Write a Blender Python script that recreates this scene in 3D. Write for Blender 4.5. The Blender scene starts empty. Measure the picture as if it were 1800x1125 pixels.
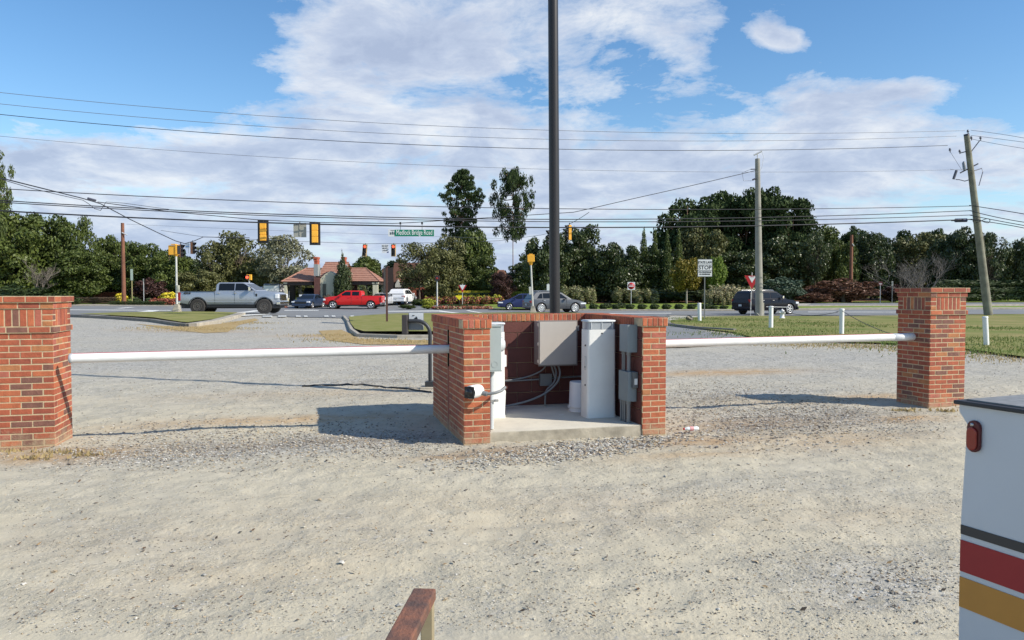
import bpy, bmesh, math, random
import numpy as np
from mathutils import Vector, Matrix, Euler, noise
R = math.radians
random.seed(7); rng = np.random.default_rng(7)
scene = bpy.context.scene
COL = scene.collection

# ---------------------------------------------------------------- camera
cam_d = bpy.data.cameras.new('camera'); cam = bpy.data.objects.new('camera', cam_d); COL.objects.link(cam)
cam.location = (0, 0, 1.62); cam.rotation_euler = (R(90 - 2.06), 0, 0)
cam_d.lens = 27; cam_d.sensor_width = 36; cam_d.clip_end = 6000; cam_d.clip_start = 0.05
scene.camera = cam
scene.view_settings.view_transform = 'Standard'; scene.view_settings.look = 'None'
scene.view_settings.exposure = 0.17; scene.view_settings.gamma = 1
# ---------------------------------------------------------------- sun
SUN_AZ = math.atan2(-.345, .94); SUN_EL = R(36.6)
sd = bpy.data.lights.new('sun', 'SUN'); sd.energy = 5.0; sd.angle = R(0.5); sd.color = (1, .93, .81)
sun = bpy.data.objects.new('sun', sd); COL.objects.link(sun)
sv = Vector((math.cos(SUN_AZ)*math.cos(SUN_EL), math.sin(SUN_AZ)*math.cos(SUN_EL), math.sin(SUN_EL)))
sun.rotation_euler = sv.to_track_quat('Z', 'Y').to_euler(); sun.location = (30, -10, 30)

# ---------------------------------------------------------------- node helper
class NT:
    def __init__(s, tree): s.t = tree; s.n = tree.nodes; s.l = tree.links
    def new(s, typ, **kw):
        n = s.n.new(typ)
        for k, v in kw.items(): setattr(n, k, v)
        return n
    def put(s, sock, v):
        if isinstance(v, bpy.types.NodeSocket): s.l.new(v, sock)
        elif v is not None: sock.default_value = v
    def math(s, op, a, b=None, c=None, clamp=False):
        n = s.new('ShaderNodeMath', operation=op, use_clamp=clamp)
        s.put(n.inputs[0], a); s.put(n.inputs[1], b); s.put(n.inputs[2], c)
        return n.outputs[0]
    def mix(s, f, a, b):
        n = s.new('ShaderNodeMix', data_type='RGBA')
        s.put(n.inputs[0], f); s.put(n.inputs[6], a); s.put(n.inputs[7], b)
        return n.outputs[2]
    def ramp(s, f, stops):
        n = s.new('ShaderNodeValToRGB'); s.put(n.inputs[0], f)
        e = n.color_ramp.elements
        while len(e) < len(stops): e.new(0.5)
        for i, (p, c) in enumerate(stops):
            e[i].position = p; e[i].color = c if len(c) == 4 else (*c, 1)
        return n.outputs[0]
    def noise(s, vec, scale, detail=4, rough=.55, out=0):
        n = s.new('ShaderNodeTexNoise'); s.put(n.inputs['Vector'], vec)
        n.inputs['Scale'].default_value = scale; n.inputs['Detail'].default_value = detail
        n.inputs['Roughness'].default_value = rough
        return n.outputs[out]
    def mapr(s, v, a, b, c, d):
        n = s.new('ShaderNodeMapRange'); s.put(n.inputs[0], v)
        for i, q in enumerate((a, b, c, d)): n.inputs[i+1].default_value = q
        return n.outputs[0]

# ---------------------------------------------------------------- world: sky with clouds
w = bpy.data.worlds.new('World'); scene.world = w; w.use_nodes = True
T = NT(w.node_tree); T.n.clear()
out = T.new('ShaderNodeOutputWorld'); bg = T.new('ShaderNodeBackground')
T.l.new(bg.outputs[0], out.inputs[0]); bg.inputs[1].default_value = 0.12
sky = T.new('ShaderNodeTexSky', sky_type='NISHITA'); sky.sun_disc = False
sky.sun_elevation = SUN_EL; sky.sun_rotation = math.atan2(sv.x, sv.y)
sky.air_density = 1.0; sky.dust_density = 0.2; sky.ozone_density = 2.2
tc = T.new('ShaderNodeTexCoord'); sep = T.new('ShaderNodeSeparateXYZ'); T.l.new(tc.outputs['Generated'], sep.inputs[0])
X, Y, Z = sep.outputs
yy = T.math('MAXIMUM', T.math('ABSOLUTE', Y), .3)
a_ = T.math('DIVIDE', X, yy); b_ = T.math('DIVIDE', Z, yy)
den = T.math('MAXIMUM', T.math('ADD', Z, .22), .05)
cv = T.new('ShaderNodeCombineXYZ')
T.put(cv.inputs[0], T.math('DIVIDE', X, den)); T.put(cv.inputs[1], T.math('DIVIDE', Y, den))
CV = cv.outputs[0]
# warp
wn = T.noise(CV, 1.3, 3, .5, 1)
vm = T.new('ShaderNodeVectorMath', operation='MULTIPLY_ADD'); T.put(vm.inputs[0], wn); vm.inputs[1].default_value = (.35, .35, 0); T.put(vm.inputs[2], CV)
n1 = T.noise(vm.outputs[0], 1.9, 10, .60)
n2 = T.noise(vm.outputs[0], 6.5, 10, .70)
cov = T.math('ADD', T.math('MULTIPLY', n1, 1.0), T.math('MULTIPLY', n2, .62))
def blob(px, py, rx, ry, wt, rot=0):
    a0, b0 = (px-900)/1350, (514-py)/1350; rx /= 1350; ry /= 1350
    da = T.math('SUBTRACT', a_, a0); db = T.math('SUBTRACT', b_, b0)
    if rot:
        c, s_ = math.cos(rot), math.sin(rot)
        u = T.math('ADD', T.math('MULTIPLY', da, c), T.math('MULTIPLY', db, s_))
        v = T.math('SUBTRACT', T.math('MULTIPLY', db, c), T.math('MULTIPLY', da, s_))
        da, db = u, v
    q = T.math('ADD', T.math('POWER', T.math('ABSOLUTE', T.math('DIVIDE', da, rx)), 2), T.math('POWER', T.math('ABSOLUTE', T.math('DIVIDE', db, ry)), 2))
    return T.math('MULTIPLY', T.math('EXPONENT', T.math('MULTIPLY', q, -1)), wt)
for bb in SKYBLOBS if 'SKYBLOBS' in globals() else [
        (120, 110, 330, 115, -.62), (330, 60, 90, 70, -.25), (1560, 50, 200, 90, -.50), (1240, 200, 150, 40, -.16), (880, 150, 70, 22, -.16), (640, 125, 60, 16, -.16), (1130, 130, 60, 30, -.12), (1030, 185, 120, 20, -.12),
        (1330, 130, 70, 50, -.14), (1000, 290, 500, 70, .18), (740, 90, 260, 70, .20), (560, 210, 160, 50, .16), (250, 285, 420, 60, .36), (200, 430, 500, 70, .26), (1300, 430, 600, 60, .15), (640, 290, 90, 14, -.2), (300, 330, 120, 16, -.10), (1290, 300, 100, 12, -.14), (620, 60, 230, 60, .16), (560, 150, 120, 40, .12), (1130, 40, 110, 60, .12), (1300, 300, 260, 50, .15), (1480, 230, 120, 30, .15), (850, 200, 120, 50, .12),
        (1560, 165, 190, 26, .36, .12), (1365, 72, 60, 24, .40, -.2), (1290, 60, 26, 60, -.2), (1760, 150, 90, 120, -.16), (1120, 60, 90, 50, .06), (1500, 300, 300, 60, .12),
        (450, 145, 60, 14, -.30), (760, 35, 60, 22, -.05), (1780, 60, 100, 60, -.1)]:
    cov = T.math('ADD', cov, blob(*bb))
front = T.math('MULTIPLY', T.mapr(Y, .0, .35, 0, 1), T.mapr(Z, .62, .42, 0, 1))
cl = T.math('MULTIPLY', T.mapr(cov, .745, .955, 0, 1), T.math('MAXIMUM', front, .12))
cl = T.math('POWER', cl, .8, clamp=True)
# shading within the clouds
n3 = T.noise(vm.outputs[0], 3.4, 8, .62)
sh = T.math('ADD', T.math('MULTIPLY', n3, 1.0), T.math('MULTIPLY', T.mapr(cov, .7, 1.2, 0, 1), .28))
ccol = T.ramp(sh, [(0.42, (7.0, 7.15, 7.3)), (.57, (5.6, 6.0, 6.7)), (.72, (4.1, 4.7, 5.9)), (.86, (3.3, 3.9, 5.2))])
horiz = T.math('POWER', T.math('SUBTRACT', 1, T.math('MINIMUM', T.math('MAXIMUM', T.math('MULTIPLY', b_, 6.5), 0), 1)), 1.5)
ccol = T.mix(T.math('MULTIPLY', horiz, .60), ccol, (3.1, 4.0, 5.9, 1))
skc = T.new('ShaderNodeHueSaturation'); skc.inputs['Saturation'].default_value = 1.22; skc.inputs['Value'].default_value = 1.22
T.l.new(sky.outputs[0], skc.inputs['Color'])
base = T.mix(T.math('MULTIPLY', T.math('MULTIPLY', horiz, T.mapr(Y, 0, .35, 0, 1)), .85), skc.outputs[0], (3.3, 4.3, 6.2, 1))
upz = T.mapr(Z, -.02, .03, 0, 1)
fin = T.mix(T.math('MULTIPLY', T.math('MULTIPLY', cl, .93), upz), base, ccol)
T.put(bg.inputs[0], fin)

# ---------------------------------------------------------------- materials
MATS = {}
def mat(name, col, rough=.7, metal=0, spec=.5, var=0, vscale=8, bump=0, bscale=60, emit=None, es=1, coat=0, col2=None, trans=0, obj=True):
    if name in MATS: return MATS[name]
    m = bpy.data.materials.new(name); m.use_nodes = True; MATS[name] = m
    t = NT(m.node_tree); p = t.n['Principled BSDF']
    p.inputs['Roughness'].default_value = rough; p.inputs['Metallic'].default_value = metal
    p.inputs['Specular IOR Level'].default_value = spec; p.inputs['Coat Weight'].default_value = coat
    c4 = (*col, 1)
    tc = t.new('ShaderNodeTexCoord').outputs['Object' if obj else 'Generated']
    if var or col2:
        n = t.noise(tc, vscale, 5, .6)
        if col2: c = t.mix(t.mapr(n, .35, .65, 0, 1), c4, (*col2, 1))
        else:
            lo = tuple(max(0, x*(1-var)) for x in col); hi = tuple(min(1, x*(1+var)) for x in col)
            c = t.ramp(n, [(.3, lo), (.7, hi)])
        t.put(p.inputs['Base Color'], c)
    else: p.inputs['Base Color'].default_value = c4
    if bump:
        b = t.new('ShaderNodeBump'); b.inputs['Strength'].default_value = bump; b.inputs['Distance'].default_value = .01
        t.put(b.inputs['Height'], t.noise(tc, bscale, 4, .6)); t.put(p.inputs['Normal'], b.outputs[0])
    if emit:
        p.inputs['Emission Color'].default_value = (*emit, 1); p.inputs['Emission Strength'].default_value = es
    if trans: p.inputs['Transmission Weight'].default_value = trans
    return m

# ---------------------------------------------------------------- mesh builder
class MB:
    def __init__(s): s.v = []; s.f = []; s.m = []; s.sm = []
    def add(s, vs, fs, mi=0, smooth=False):
        o = len(s.v); s.v += [tuple(v) for v in vs]
        for f in fs: s.f.append(tuple(i+o for i in f)); s.m.append(mi); s.sm.append(smooth)
        return s
    def box(s, a, b, mi=0, M=None):
        x0, y0, z0 = a; x1, y1, z1 = b
        vs = [(x0,y0,z0),(x1,y0,z0),(x1,y1,z0),(x0,y1,z0),(x0,y0,z1),(x1,y0,z1),(x1,y1,z1),(x0,y1,z1)]
        if M is not None: vs = [tuple(M @ Vector(v)) for v in vs]
        return s.add(vs, [(0,3,2,1),(4,5,6,7),(0,1,5,4),(1,2,6,5),(2,3,7,6),(3,0,4,7)], mi)
    def tube(s, pts, r, n=8, mi=0, cap=True, smooth=True):
        pts = [Vector(p) for p in pts]; rs = r if isinstance(r, (list, tuple)) else [r]*len(pts)
        up = None; rings = []
        for i, p in enumerate(pts):
            d = (pts[min(i+1, len(pts)-1)] - pts[max(i-1, 0)])
            if d.length < 1e-9: d = Vector((0,0,1))
            d.normalize()
            if up is None: up = Vector((0,0,1)) if abs(d.z) < .9 else Vector((1,0,0))
            u = (up - d*up.dot(d))
            if u.length < 1e-6: u = d.orthogonal()
            u.normalize(); up = u; v = d.cross(u)
            rings.append([tuple(p + (u*math.cos(2*math.pi*k/n) + v*math.sin(2*math.pi*k/n))*rs[i]) for k in range(n)])
        vs = [q for rg in rings for q in rg]; fs = []
        for i in range(len(pts)-1):
            for k in range(n):
                a = i*n+k; b = i*n+(k+1) % n; fs.append((a, b, b+n, a+n))
        s.add(vs, fs, mi, smooth)
        if cap:
            s.add(rings[0], [tuple(range(n))[::-1]], mi); s.add(rings[-1], [tuple(range(n))], mi)
        return s
    def lathe(s, prof, c=(0,0,0), n=16, mi=0, axis='z', smooth=True):
        vs = []; c = Vector(c)
        for (r, h) in prof:
            for k in range(n):
                a = 2*math.pi*k/n; x, y = r*math.cos(a), r*math.sin(a)
                q = (x, y, h) if axis == 'z' else ((x, h, y) if axis == 'y' else (h, x, y))
                vs.append(tuple(c+Vector(q)))
        fs = [(i*n+k, i*n+(k+1) % n, (i+1)*n+(k+1) % n, (i+1)*n+k) for i in range(len(prof)-1) for k in range(n)]
        return s.add(vs, fs, mi, smooth)
    def prism(s, poly, y0, y1, mi=0, f=None, M=None):
        """poly in (x,z), extruded along y; f(x,z,side)->y"""
        n = len(poly)
        A = [(x, (f(x, z, -1) if f else y0), z) for x, z in poly]; B = [(x, (f(x, z, 1) if f else y1), z) for x, z in poly]
        vs = A+B
        if M is not None: vs = [tuple(M @ Vector(v)) for v in vs]
        fs = [tuple(range(n)), tuple(range(2*n-1, n-1, -1))] + [(i, i+n, (i+1) % n+n, (i+1) % n) for i in range(n)]
        return s.add(vs, fs, mi)
    def build(s, name, mats, parent=None, bevel=0, bseg=2, fixn=False):
        me = bpy.data.meshes.new(name); me.from_pydata(s.v, [], s.f)
        ms = mats if isinstance(mats, (list, tuple)) else [mats]
        for m in ms: me.materials.append(m)
        me.polygons.foreach_set('material_index', s.m); me.polygons.foreach_set('use_smooth', s.sm)
        if fixn:
            bm = bmesh.new(); bm.from_mesh(me); bmesh.ops.recalc_face_normals(bm, faces=bm.faces); bm.to_mesh(me); bm.free()
        me.update()
        o = bpy.data.objects.new(name, me); COL.objects.link(o)
        if parent: o.parent = parent
        if bevel:
            b = o.modifiers.new('bevel', 'BEVEL'); b.width = bevel; b.segments = bseg; b.limit_method = 'ANGLE'; b.angle_limit = R(35)
        return o
def tag(o, label=None, cat=None, group=None, kind=None):
    if label: o['label'] = label
    if cat: o['category'] = cat
    if group: o['group'] = group
    if kind: o['kind'] = kind
    return o
def thing(name, label, cat, loc=(0,0,0), rz=0, group=None, scale=None):
    o = bpy.data.objects.new(name, None); COL.objects.link(o); o.empty_display_size = .2
    o.location = loc; o.rotation_euler = (0, 0, rz)
    if scale: o.scale = scale
    return tag(o, label, cat, group)
def copy_tree(o, parent=None):
    c = o.copy(); COL.objects.link(c); c.parent = parent
    for ch in list(o.children): copy_tree(ch, c)
    return c
def text_mesh(name, txt, size, m, parent, loc, rot=(R(90), 0, 0), align='CENTER', xs=1.0, thick=.003, bold=.0):
    cu = bpy.data.curves.new('t', 'FONT'); cu.body = txt; cu.size = size; cu.align_x = align; cu.align_y = 'CENTER'; cu.extrude = thick; cu.offset = bold
    cu.resolution_u = 3
    to = bpy.data.objects.new('t', cu); COL.objects.link(to)
    dg = bpy.context.evaluated_depsgraph_get(); me = bpy.data.meshes.new_from_object(to.evaluated_get(dg))
    bpy.data.objects.remove(to); me.materials.clear(); me.materials.append(m)
    o = bpy.data.objects.new(name, me); COL.objects.link(o); o.parent = parent; o.location = loc; o.rotation_euler = rot; o.scale = (xs, 1, 1)
    return o

# ---------------------------------------------------------------- terrain height
A_ = []
for x in (-60, -35, -12, 0, 12, 24, 45, 80):
    for y in (-5, 10, 22, 30): A_.append((x, y, 0))
A_ += [(-20,46,.33), (-17,48.5,.26), (-30,48,.2), (-60,48,.2), (1.1,50,.19), (-8,44,.05), (-10,54,.05), (-6.4,38,0), (-2,50,.12), (12,42,0), (14,34,0), (20,29,0),
       (16,53,-.02), (33,53,0), (80,53,0), (20,59,-.15), (3,63,-.1), (-16,77,-.12), (-22,74,-.05), (3,70,-.03), (-12,84,.15), (-35,62,.05), (-60,62,.1), (-35,76,.2), (-60,76,.25),
       (14,72,0), (22,72,.05), (35,66,.05), (50,66,.05), (80,66,.1), (30,76,.35), (50,78,.4), (80,80,.5), (14,82,.35), (0,80,.25)]
for x in (-90, -50, -20, 0, 20, 50, 90):
    A_ += [(x, 92, .5), (x, 110, .8), (x, 150, 1.0), (x, 200, 1.0)]
AP = np.array(A_, float)
def _phi(d): return d
_D = np.linalg.norm(AP[:, None, :2]-AP[None, :, :2], axis=2)
_n = len(AP); _M = np.zeros((_n+3, _n+3)); _M[:_n, :_n] = _phi(_D) + np.eye(_n)*-.8; _M[:_n, _n] = 1; _M[:_n, _n+1:] = AP[:, :2]; _M[_n:, :_n] = _M[:_n, _n:].T
_W = np.linalg.solve(_M, np.concatenate([AP[:, 2], [0, 0, 0]]))
def zfa(x, y):
    x = np.clip(np.asarray(x, float), -95, 95); y = np.clip(np.asarray(y, float), -5, 200)
    sh = x.shape; xf = x.ravel(); yf = y.ravel(); o = np.empty(len(xf))
    for i in range(0, len(xf), 20000):
        xx = xf[i:i+20000]; y2 = yf[i:i+20000]
        d = np.hypot(xx[:, None]-AP[None, :, 0], y2[:, None]-AP[None, :, 1])
        o[i:i+20000] = d @ _W[:_n] + _W[_n] + _W[_n+1]*xx + _W[_n+2]*y2
    t = np.clip((yf-20)/10, 0, 1); o *= t*t*(3-2*t)
    return o.reshape(sh)
def zf(x, y): return float(zfa([x], [y])[0])
CS, SN = math.cos(R(2.06)), math.sin(R(2.06))
def ray(px, py):
    u = (px-900)/1350; v = (562.5-py)/1350
    return Vector((u, CS + v*SN, v*CS - SN))
def G(px, py, dz=0):
    """ground point seen at a photo position"""
    d = ray(px, py); t = 1.0; step = .15; 
    ts = np.concatenate([np.arange(1, 30, .05), np.arange(30, 140, .1)])
    xs = d.x*ts; ys = d.y*ts; zs = 1.62 + d.z*ts - zfa(xs, ys) - dz
    i = np.argmax(zs < 0) if (zs < 0).any() else len(ts)-1
    return (float(xs[i]), float(ys[i]))
def WX(px, Y): return (px-900)/1350*Y
def ZY(py, Y):
    d = ray(900, py); return 1.62 + d.z/d.y*Y

# ---------------------------------------------------------------- ground
def axis_lines(parts):
    out = []
    for a, b, st in parts: out += list(np.arange(a, b-1e-6, st))
    out.append(parts[-1][1]); return np.array(out)
gx = axis_lines([(-3000, -400, 400), (-400, -100, 50), (-100, -60, 5), (-60, -9, .75), (-9, 9, .05), (9, 60, .75), (60, 100, 5), (100, 400, 50), (400, 3000, 400)])
gy = axis_lines([(-200, -10, 20), (-10, 1.5, 1), (1.5, 15, .05), (15, 30, .35), (30, 100, .75), (100, 200, 8), (200, 600, 50), (600, 4000, 500)])
GX, GY = np.meshgrid(gx, gy)
GZ = zfa(GX, GY)
# near relief and soil tint
def vnoise(x, y, sc, seed=0):
    r = np.random.default_rng(seed); g = r.random((256, 256))
    x = x*sc; y = y*sc; xi = np.floor(x).astype(int); yi = np.floor(y).astype(int); fx = x-xi; fy = y-yi
    fx = fx*fx*(3-2*fx); fy = fy*fy*(3-2*fy)
    a = g[yi % 256, xi % 256]; b = g[yi % 256, (xi+1) % 256]; c = g[(yi+1) % 256, xi % 256]; d = g[(yi+1) % 256, (xi+1) % 256]
    return (a*(1-fx)+b*fx)*(1-fy) + (c*(1-fx)+d*fx)*fy - .5
def relief(x, y):
    rut = sum(-.026*np.exp(-((y-(c+.10*x+.012*x*x+.15*np.sin(x*.5)))/.14)**2) for c in (3.3, 4.55, 5.4, 6.5))*(.6+.8*vnoise(x, y, .7, 9))
    lug = vnoise(x*1.5+y*4, y*3-x*1.2, 3, 11)*.012
    return vnoise(x, y, 1.1, 1)*.032 + vnoise(x, y, 3.1, 2)*.014 + vnoise(x+y*.3, y*2.6, 3, 6)*.020 + vnoise(x, y, 8, 3)*.013 + vnoise(x, y, 15, 4)*.009 + rut + lug
near = np.clip((17-GY)/5, 0, 1)*np.clip((12-np.abs(GX))/3, 0, 1)
rel = relief(GX, GY)
GZ = GZ + near*(rel-.012)
def gz_near(x, y):
    x = np.asarray(x, float); y = np.asarray(y, float)
    nr = np.clip((17-y)/5, 0, 1)*np.clip((12-np.abs(x))/3, 0, 1)
    rl = relief(x, y)
    return zfa(x, y) + nr*(rl-.012)
def gpix(px, py):   # flat ground
    s = (py-514)/1.62; return (px-900)/s, 1350/s
soil = np.zeros_like(GX); grav = np.zeros_like(GX); darkm = np.zeros_like(GX)
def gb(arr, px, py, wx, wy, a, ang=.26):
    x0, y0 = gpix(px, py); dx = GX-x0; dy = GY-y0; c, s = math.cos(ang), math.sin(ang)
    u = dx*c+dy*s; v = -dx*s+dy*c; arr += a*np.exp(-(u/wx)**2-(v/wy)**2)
for q in [(960,792,.95,.16,1.1), (1230,775,.55,.22,.8), (500,738,2.0,.30,.55), (1270,655,1.6,.45,.9), (1500,700,1.6,.35,.55), (140,800,.6,.25,.7), (60,800,.8,.3,.5),
          (1340,745,1.0,.3,.5), (1600,735,.6,.25,.7), (1480,770,1.2,.5,.35), (980,915,2.5,.6,.08,0), (150,960,2.0,.6,.08,0), (640,590,3,1.0,.7,.1), (340,583,3,.7,.5,-.2),
          (1210,800,.8,.2,.4), (820,800,.4,.12,.5), (560,690,2.5,.5,.22), (1100,880,2,.3,.08,0), (420,1010,.9,.3,.08,.3), (1560,905,.8,.2,.1)]:
    gb(soil, *q)
for q in [(450,790,2.0,.45,1.0), (1400,735,1.4,.7,.9), (1010,790,1.0,.25,.6), (1300,690,1.5,.5,.6), (640,670,1.2,.6,.5), (300,620,3.5,3.5,.5,0), (1550,1030,.5,.35,.8), (1380,630,4,1.5,.5), (1220,860,1.0,.3,.3), (450,575,9,8,.6,0), (680,765,.9,.4,.8)]:
    gb(grav, *q)
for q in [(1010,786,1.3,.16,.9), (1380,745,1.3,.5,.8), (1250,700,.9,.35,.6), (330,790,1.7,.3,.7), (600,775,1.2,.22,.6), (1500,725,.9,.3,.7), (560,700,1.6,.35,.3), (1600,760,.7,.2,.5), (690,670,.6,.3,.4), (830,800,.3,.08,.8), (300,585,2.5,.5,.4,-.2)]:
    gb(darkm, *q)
soil *= 1.5
grav += .75*np.clip((GY-9.5)/6, 0, 1)
nv = GX.size; ny, nx = GX.shape
co = np.stack([GX, GY, GZ], -1).reshape(-1, 3)
idx = np.arange(nv).reshape(ny, nx)
fc = np.stack([idx[:-1, :-1], idx[:-1, 1:], idx[1:, 1:], idx[1:, :-1]], -1).reshape(-1, 4)
def np_mesh(name, co, fc, mats, mi=None, smooth=False):
    me = bpy.data.meshes.new(name); k = fc.shape[1]
    me.vertices.add(len(co)); me.vertices.foreach_set('co', co.astype(np.float32).ravel())
    me.loops.add(fc.size); me.loops.foreach_set('vertex_index', fc.astype(np.int32).ravel())
    me.polygons.add(len(fc)); me.polygons.foreach_set('loop_start', np.arange(0, fc.size, k, dtype=np.int32))
    for m in mats: me.materials.append(m)
    if mi is not None: me.polygons.foreach_set('material_index', mi.astype(np.int32))
    me.polygons.foreach_set('use_smooth', np.full(len(fc), smooth)); me.update(calc_edges=True); me.validate()
    return me
mg = bpy.data.materials.new('gravel_ground'); mg.use_nodes = True
t = NT(mg.node_tree); p = t.n['Principled BSDF']; p.inputs['Roughness'].default_value = .95; p.inputs['Specular IOR Level'].default_value = .15
tc = t.new('ShaderNodeTexCoord').outputs['Object']
at = t.new('ShaderNodeAttribute', attribute_name='soil'); sp = t.new('ShaderNodeSeparateColor'); t.l.new(at.outputs['Color'], sp.inputs[0])
big = t.noise(tc, .5, 6, .6); mid = t.noise(tc, 5, 6, .65); mid2 = t.noise(tc, 17, 5, .7); fine = t.noise(tc, 45, 5, .7)
vo = t.new('ShaderNodeTexVoronoi'); t.put(vo.inputs['Vector'], tc); vo.inputs['Scale'].default_value = 42; vo.inputs['Randomness'].default_value = 1
cs = t.new('ShaderNodeSeparateColor'); t.l.new(vo.outputs['Color'], cs.inputs[0])
vo2 = t.new('ShaderNodeTexVoronoi'); t.put(vo2.inputs['Vector'], tc); vo2.inputs['Scale'].default_value = 17
cs2 = t.new('ShaderNodeSeparateColor'); t.l.new(vo2.outputs['Color'], cs2.inputs[0])
dust = t.mix(t.mapr(big, .35, .65, 0, 1), (.54, .487, .368, 1), (.50, .455, .352, 1))
dust = t.mix(t.mapr(mid, .3, .75, 0, .4), dust, (.415, .368, .268, 1))
grey = t.mix(cs.outputs[0], (.25, .243, .225, 1), (.57, .56, .535, 1))
grey = t.mix(t.mapr(cs2.outputs[0], .6, .95, 0, .8), grey, (.20, .20, .19, 1))
soilc = t.mix(t.mapr(mid, .35, .65, 0, 1), (.50, .30, .135, 1), (.42, .29, .16, 1))
gm = t.math('MULTIPLY', t.math('ADD', sp.outputs[1], t.mapr(big, .45, .75, 0, .35)), t.mapr(fine, .40, .58, .25, 1), clamp=True)
rough_ = t.mapr(t.noise(tc, 1.6, 5, .65), .42, .62, 0, 1)
dust = t.mix(t.math('MULTIPLY', t.mapr(cs.outputs[1], .80, .95, 0, .5), rough_), dust, grey)
c1 = t.mix(gm, dust, grey)
sm_ = t.math('MULTIPLY', sp.outputs[0], t.mapr(mid, .30, .6, .15, 1.1), clamp=True)
c2 = t.mix(t.math('MULTIPLY', sm_, .9), c1, soilc)
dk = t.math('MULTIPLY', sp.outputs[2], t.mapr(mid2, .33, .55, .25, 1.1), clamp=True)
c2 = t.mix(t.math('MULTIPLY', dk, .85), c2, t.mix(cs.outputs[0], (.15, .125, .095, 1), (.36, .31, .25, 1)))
c2 = t.mix(t.math('MULTIPLY', t.mapr(mid2, .54, .70, 0, .45), rough_), c2, (.33, .285, .21, 1))
t.put(p.inputs['Base Color'], c2)
bp = t.new('ShaderNodeBump'); bp.inputs['Strength'].default_value = .7; bp.inputs['Distance'].default_value = .02
hgt = t.math('ADD', t.math('MULTIPLY', fine, .9), t.math('MULTIPLY', t.math('SUBTRACT', 1, vo.outputs['Distance']), t.math('MULTIPLY', gm, .6)))
hgt = t.math('ADD', t.math('ADD', t.math('MULTIPLY', hgt, t.mapr(rough_, 0, 1, .35, 1)), t.math('MULTIPLY', mid, 1.2)), t.math('MULTIPLY', mid2, t.mapr(rough_, 0, 1, .5, 1.5)))
t.put(bp.inputs['Height'], hgt); t.put(p.inputs['Normal'], bp.outputs[0])
me = np_mesh('gravel_lot', co, fc, [mg], smooth=True)
ca = me.color_attributes.new('soil', 'FLOAT_COLOR', 'POINT')
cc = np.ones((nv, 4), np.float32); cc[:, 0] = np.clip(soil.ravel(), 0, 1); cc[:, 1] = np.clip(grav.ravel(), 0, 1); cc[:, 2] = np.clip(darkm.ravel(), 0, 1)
ca.data.foreach_set('color', cc.ravel())
go = bpy.data.objects.new('gravel_ground', me); COL.objects.link(go); tag(go, kind='structure')

# sheets draped on the terrain
def sheet(name, poly, m, dz, kind='structure', maxe=1.2, label=None, cat=None, parent=None):
    bm = bmesh.new(); vs = [bm.verts.new((x, y, 0)) for x, y in poly]; f = bm.faces.new(vs)
    if f.normal.z < 0: f.normal_flip()
    xs = [q[0] for q in poly]; ys = [q[1] for q in poly]
    def cuts(a, b, st): return np.arange(math.floor(a/st)*st+st*.37, b, st)
    for x in cuts(min(xs), max(xs), maxe):
        bmesh.ops.bisect_plane(bm, geom=bm.verts[:]+bm.edges[:]+bm.faces[:], plane_co=(x, 0, 0), plane_no=(1, 0, 0))
    for y in cuts(min(ys), max(ys), maxe):
        bmesh.ops.bisect_plane(bm, geom=bm.verts[:]+bm.edges[:]+bm.faces[:], plane_co=(0, y, 0), plane_no=(0, 1, 0))
    bm.verts.ensure_lookup_table()
    zz = zfa([v.co.x for v in bm.verts], [v.co.y for v in bm.verts])
    for v, z in zip(bm.verts, zz): v.co.z = z + dz
    bm.normal_update()
    for f in bm.faces:
        if f.normal.z < 0: f.normal_flip()
        f.smooth = True
    me = bpy.data.meshes.new(name); bm.to_mesh(me); bm.free(); me.materials.append(m)
    o = bpy.data.objects.new(name, me); COL.objects.link(o)
    if kind: o['kind'] = kind
    if label: o['label'] = label
    if cat: o['category'] = cat
    if parent: o.parent = parent
    return o
asph = mat('asphalt', (.17, .175, .18), .9, col2=(.23, .235, .235), vscale=.6, bump=.3, bscale=60)
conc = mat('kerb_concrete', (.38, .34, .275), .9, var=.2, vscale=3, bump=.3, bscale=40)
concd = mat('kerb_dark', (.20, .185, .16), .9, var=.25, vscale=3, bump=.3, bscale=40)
grass = mat('grass', (.185, .20, .055), .95, spec=.1, col2=(.27, .25, .10), vscale=1.4, bump=.8, bscale=40)
grass2 = mat('grass_right', (.15, .185, .05), .95, spec=.1, col2=(.29, .245, .105), vscale=.35, bump=.8, bscale=40)
lawnm = mat('far_lawn', (.165, .235, .045), .95, spec=.1, col2=(.22, .27, .06), vscale=.4)
dry = mat('dry_leaves', (.36, .24, .10), .95, spec=.1, col2=(.40, .32, .18), vscale=4, bump=.6, bscale=30)
mulch = mat('mulch', (.16, .085, .05), .95, spec=.1, var=.4, vscale=3)
paint_w = mat('road_paint', (.72, .72, .68), .8, var=.12, vscale=5)
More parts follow.
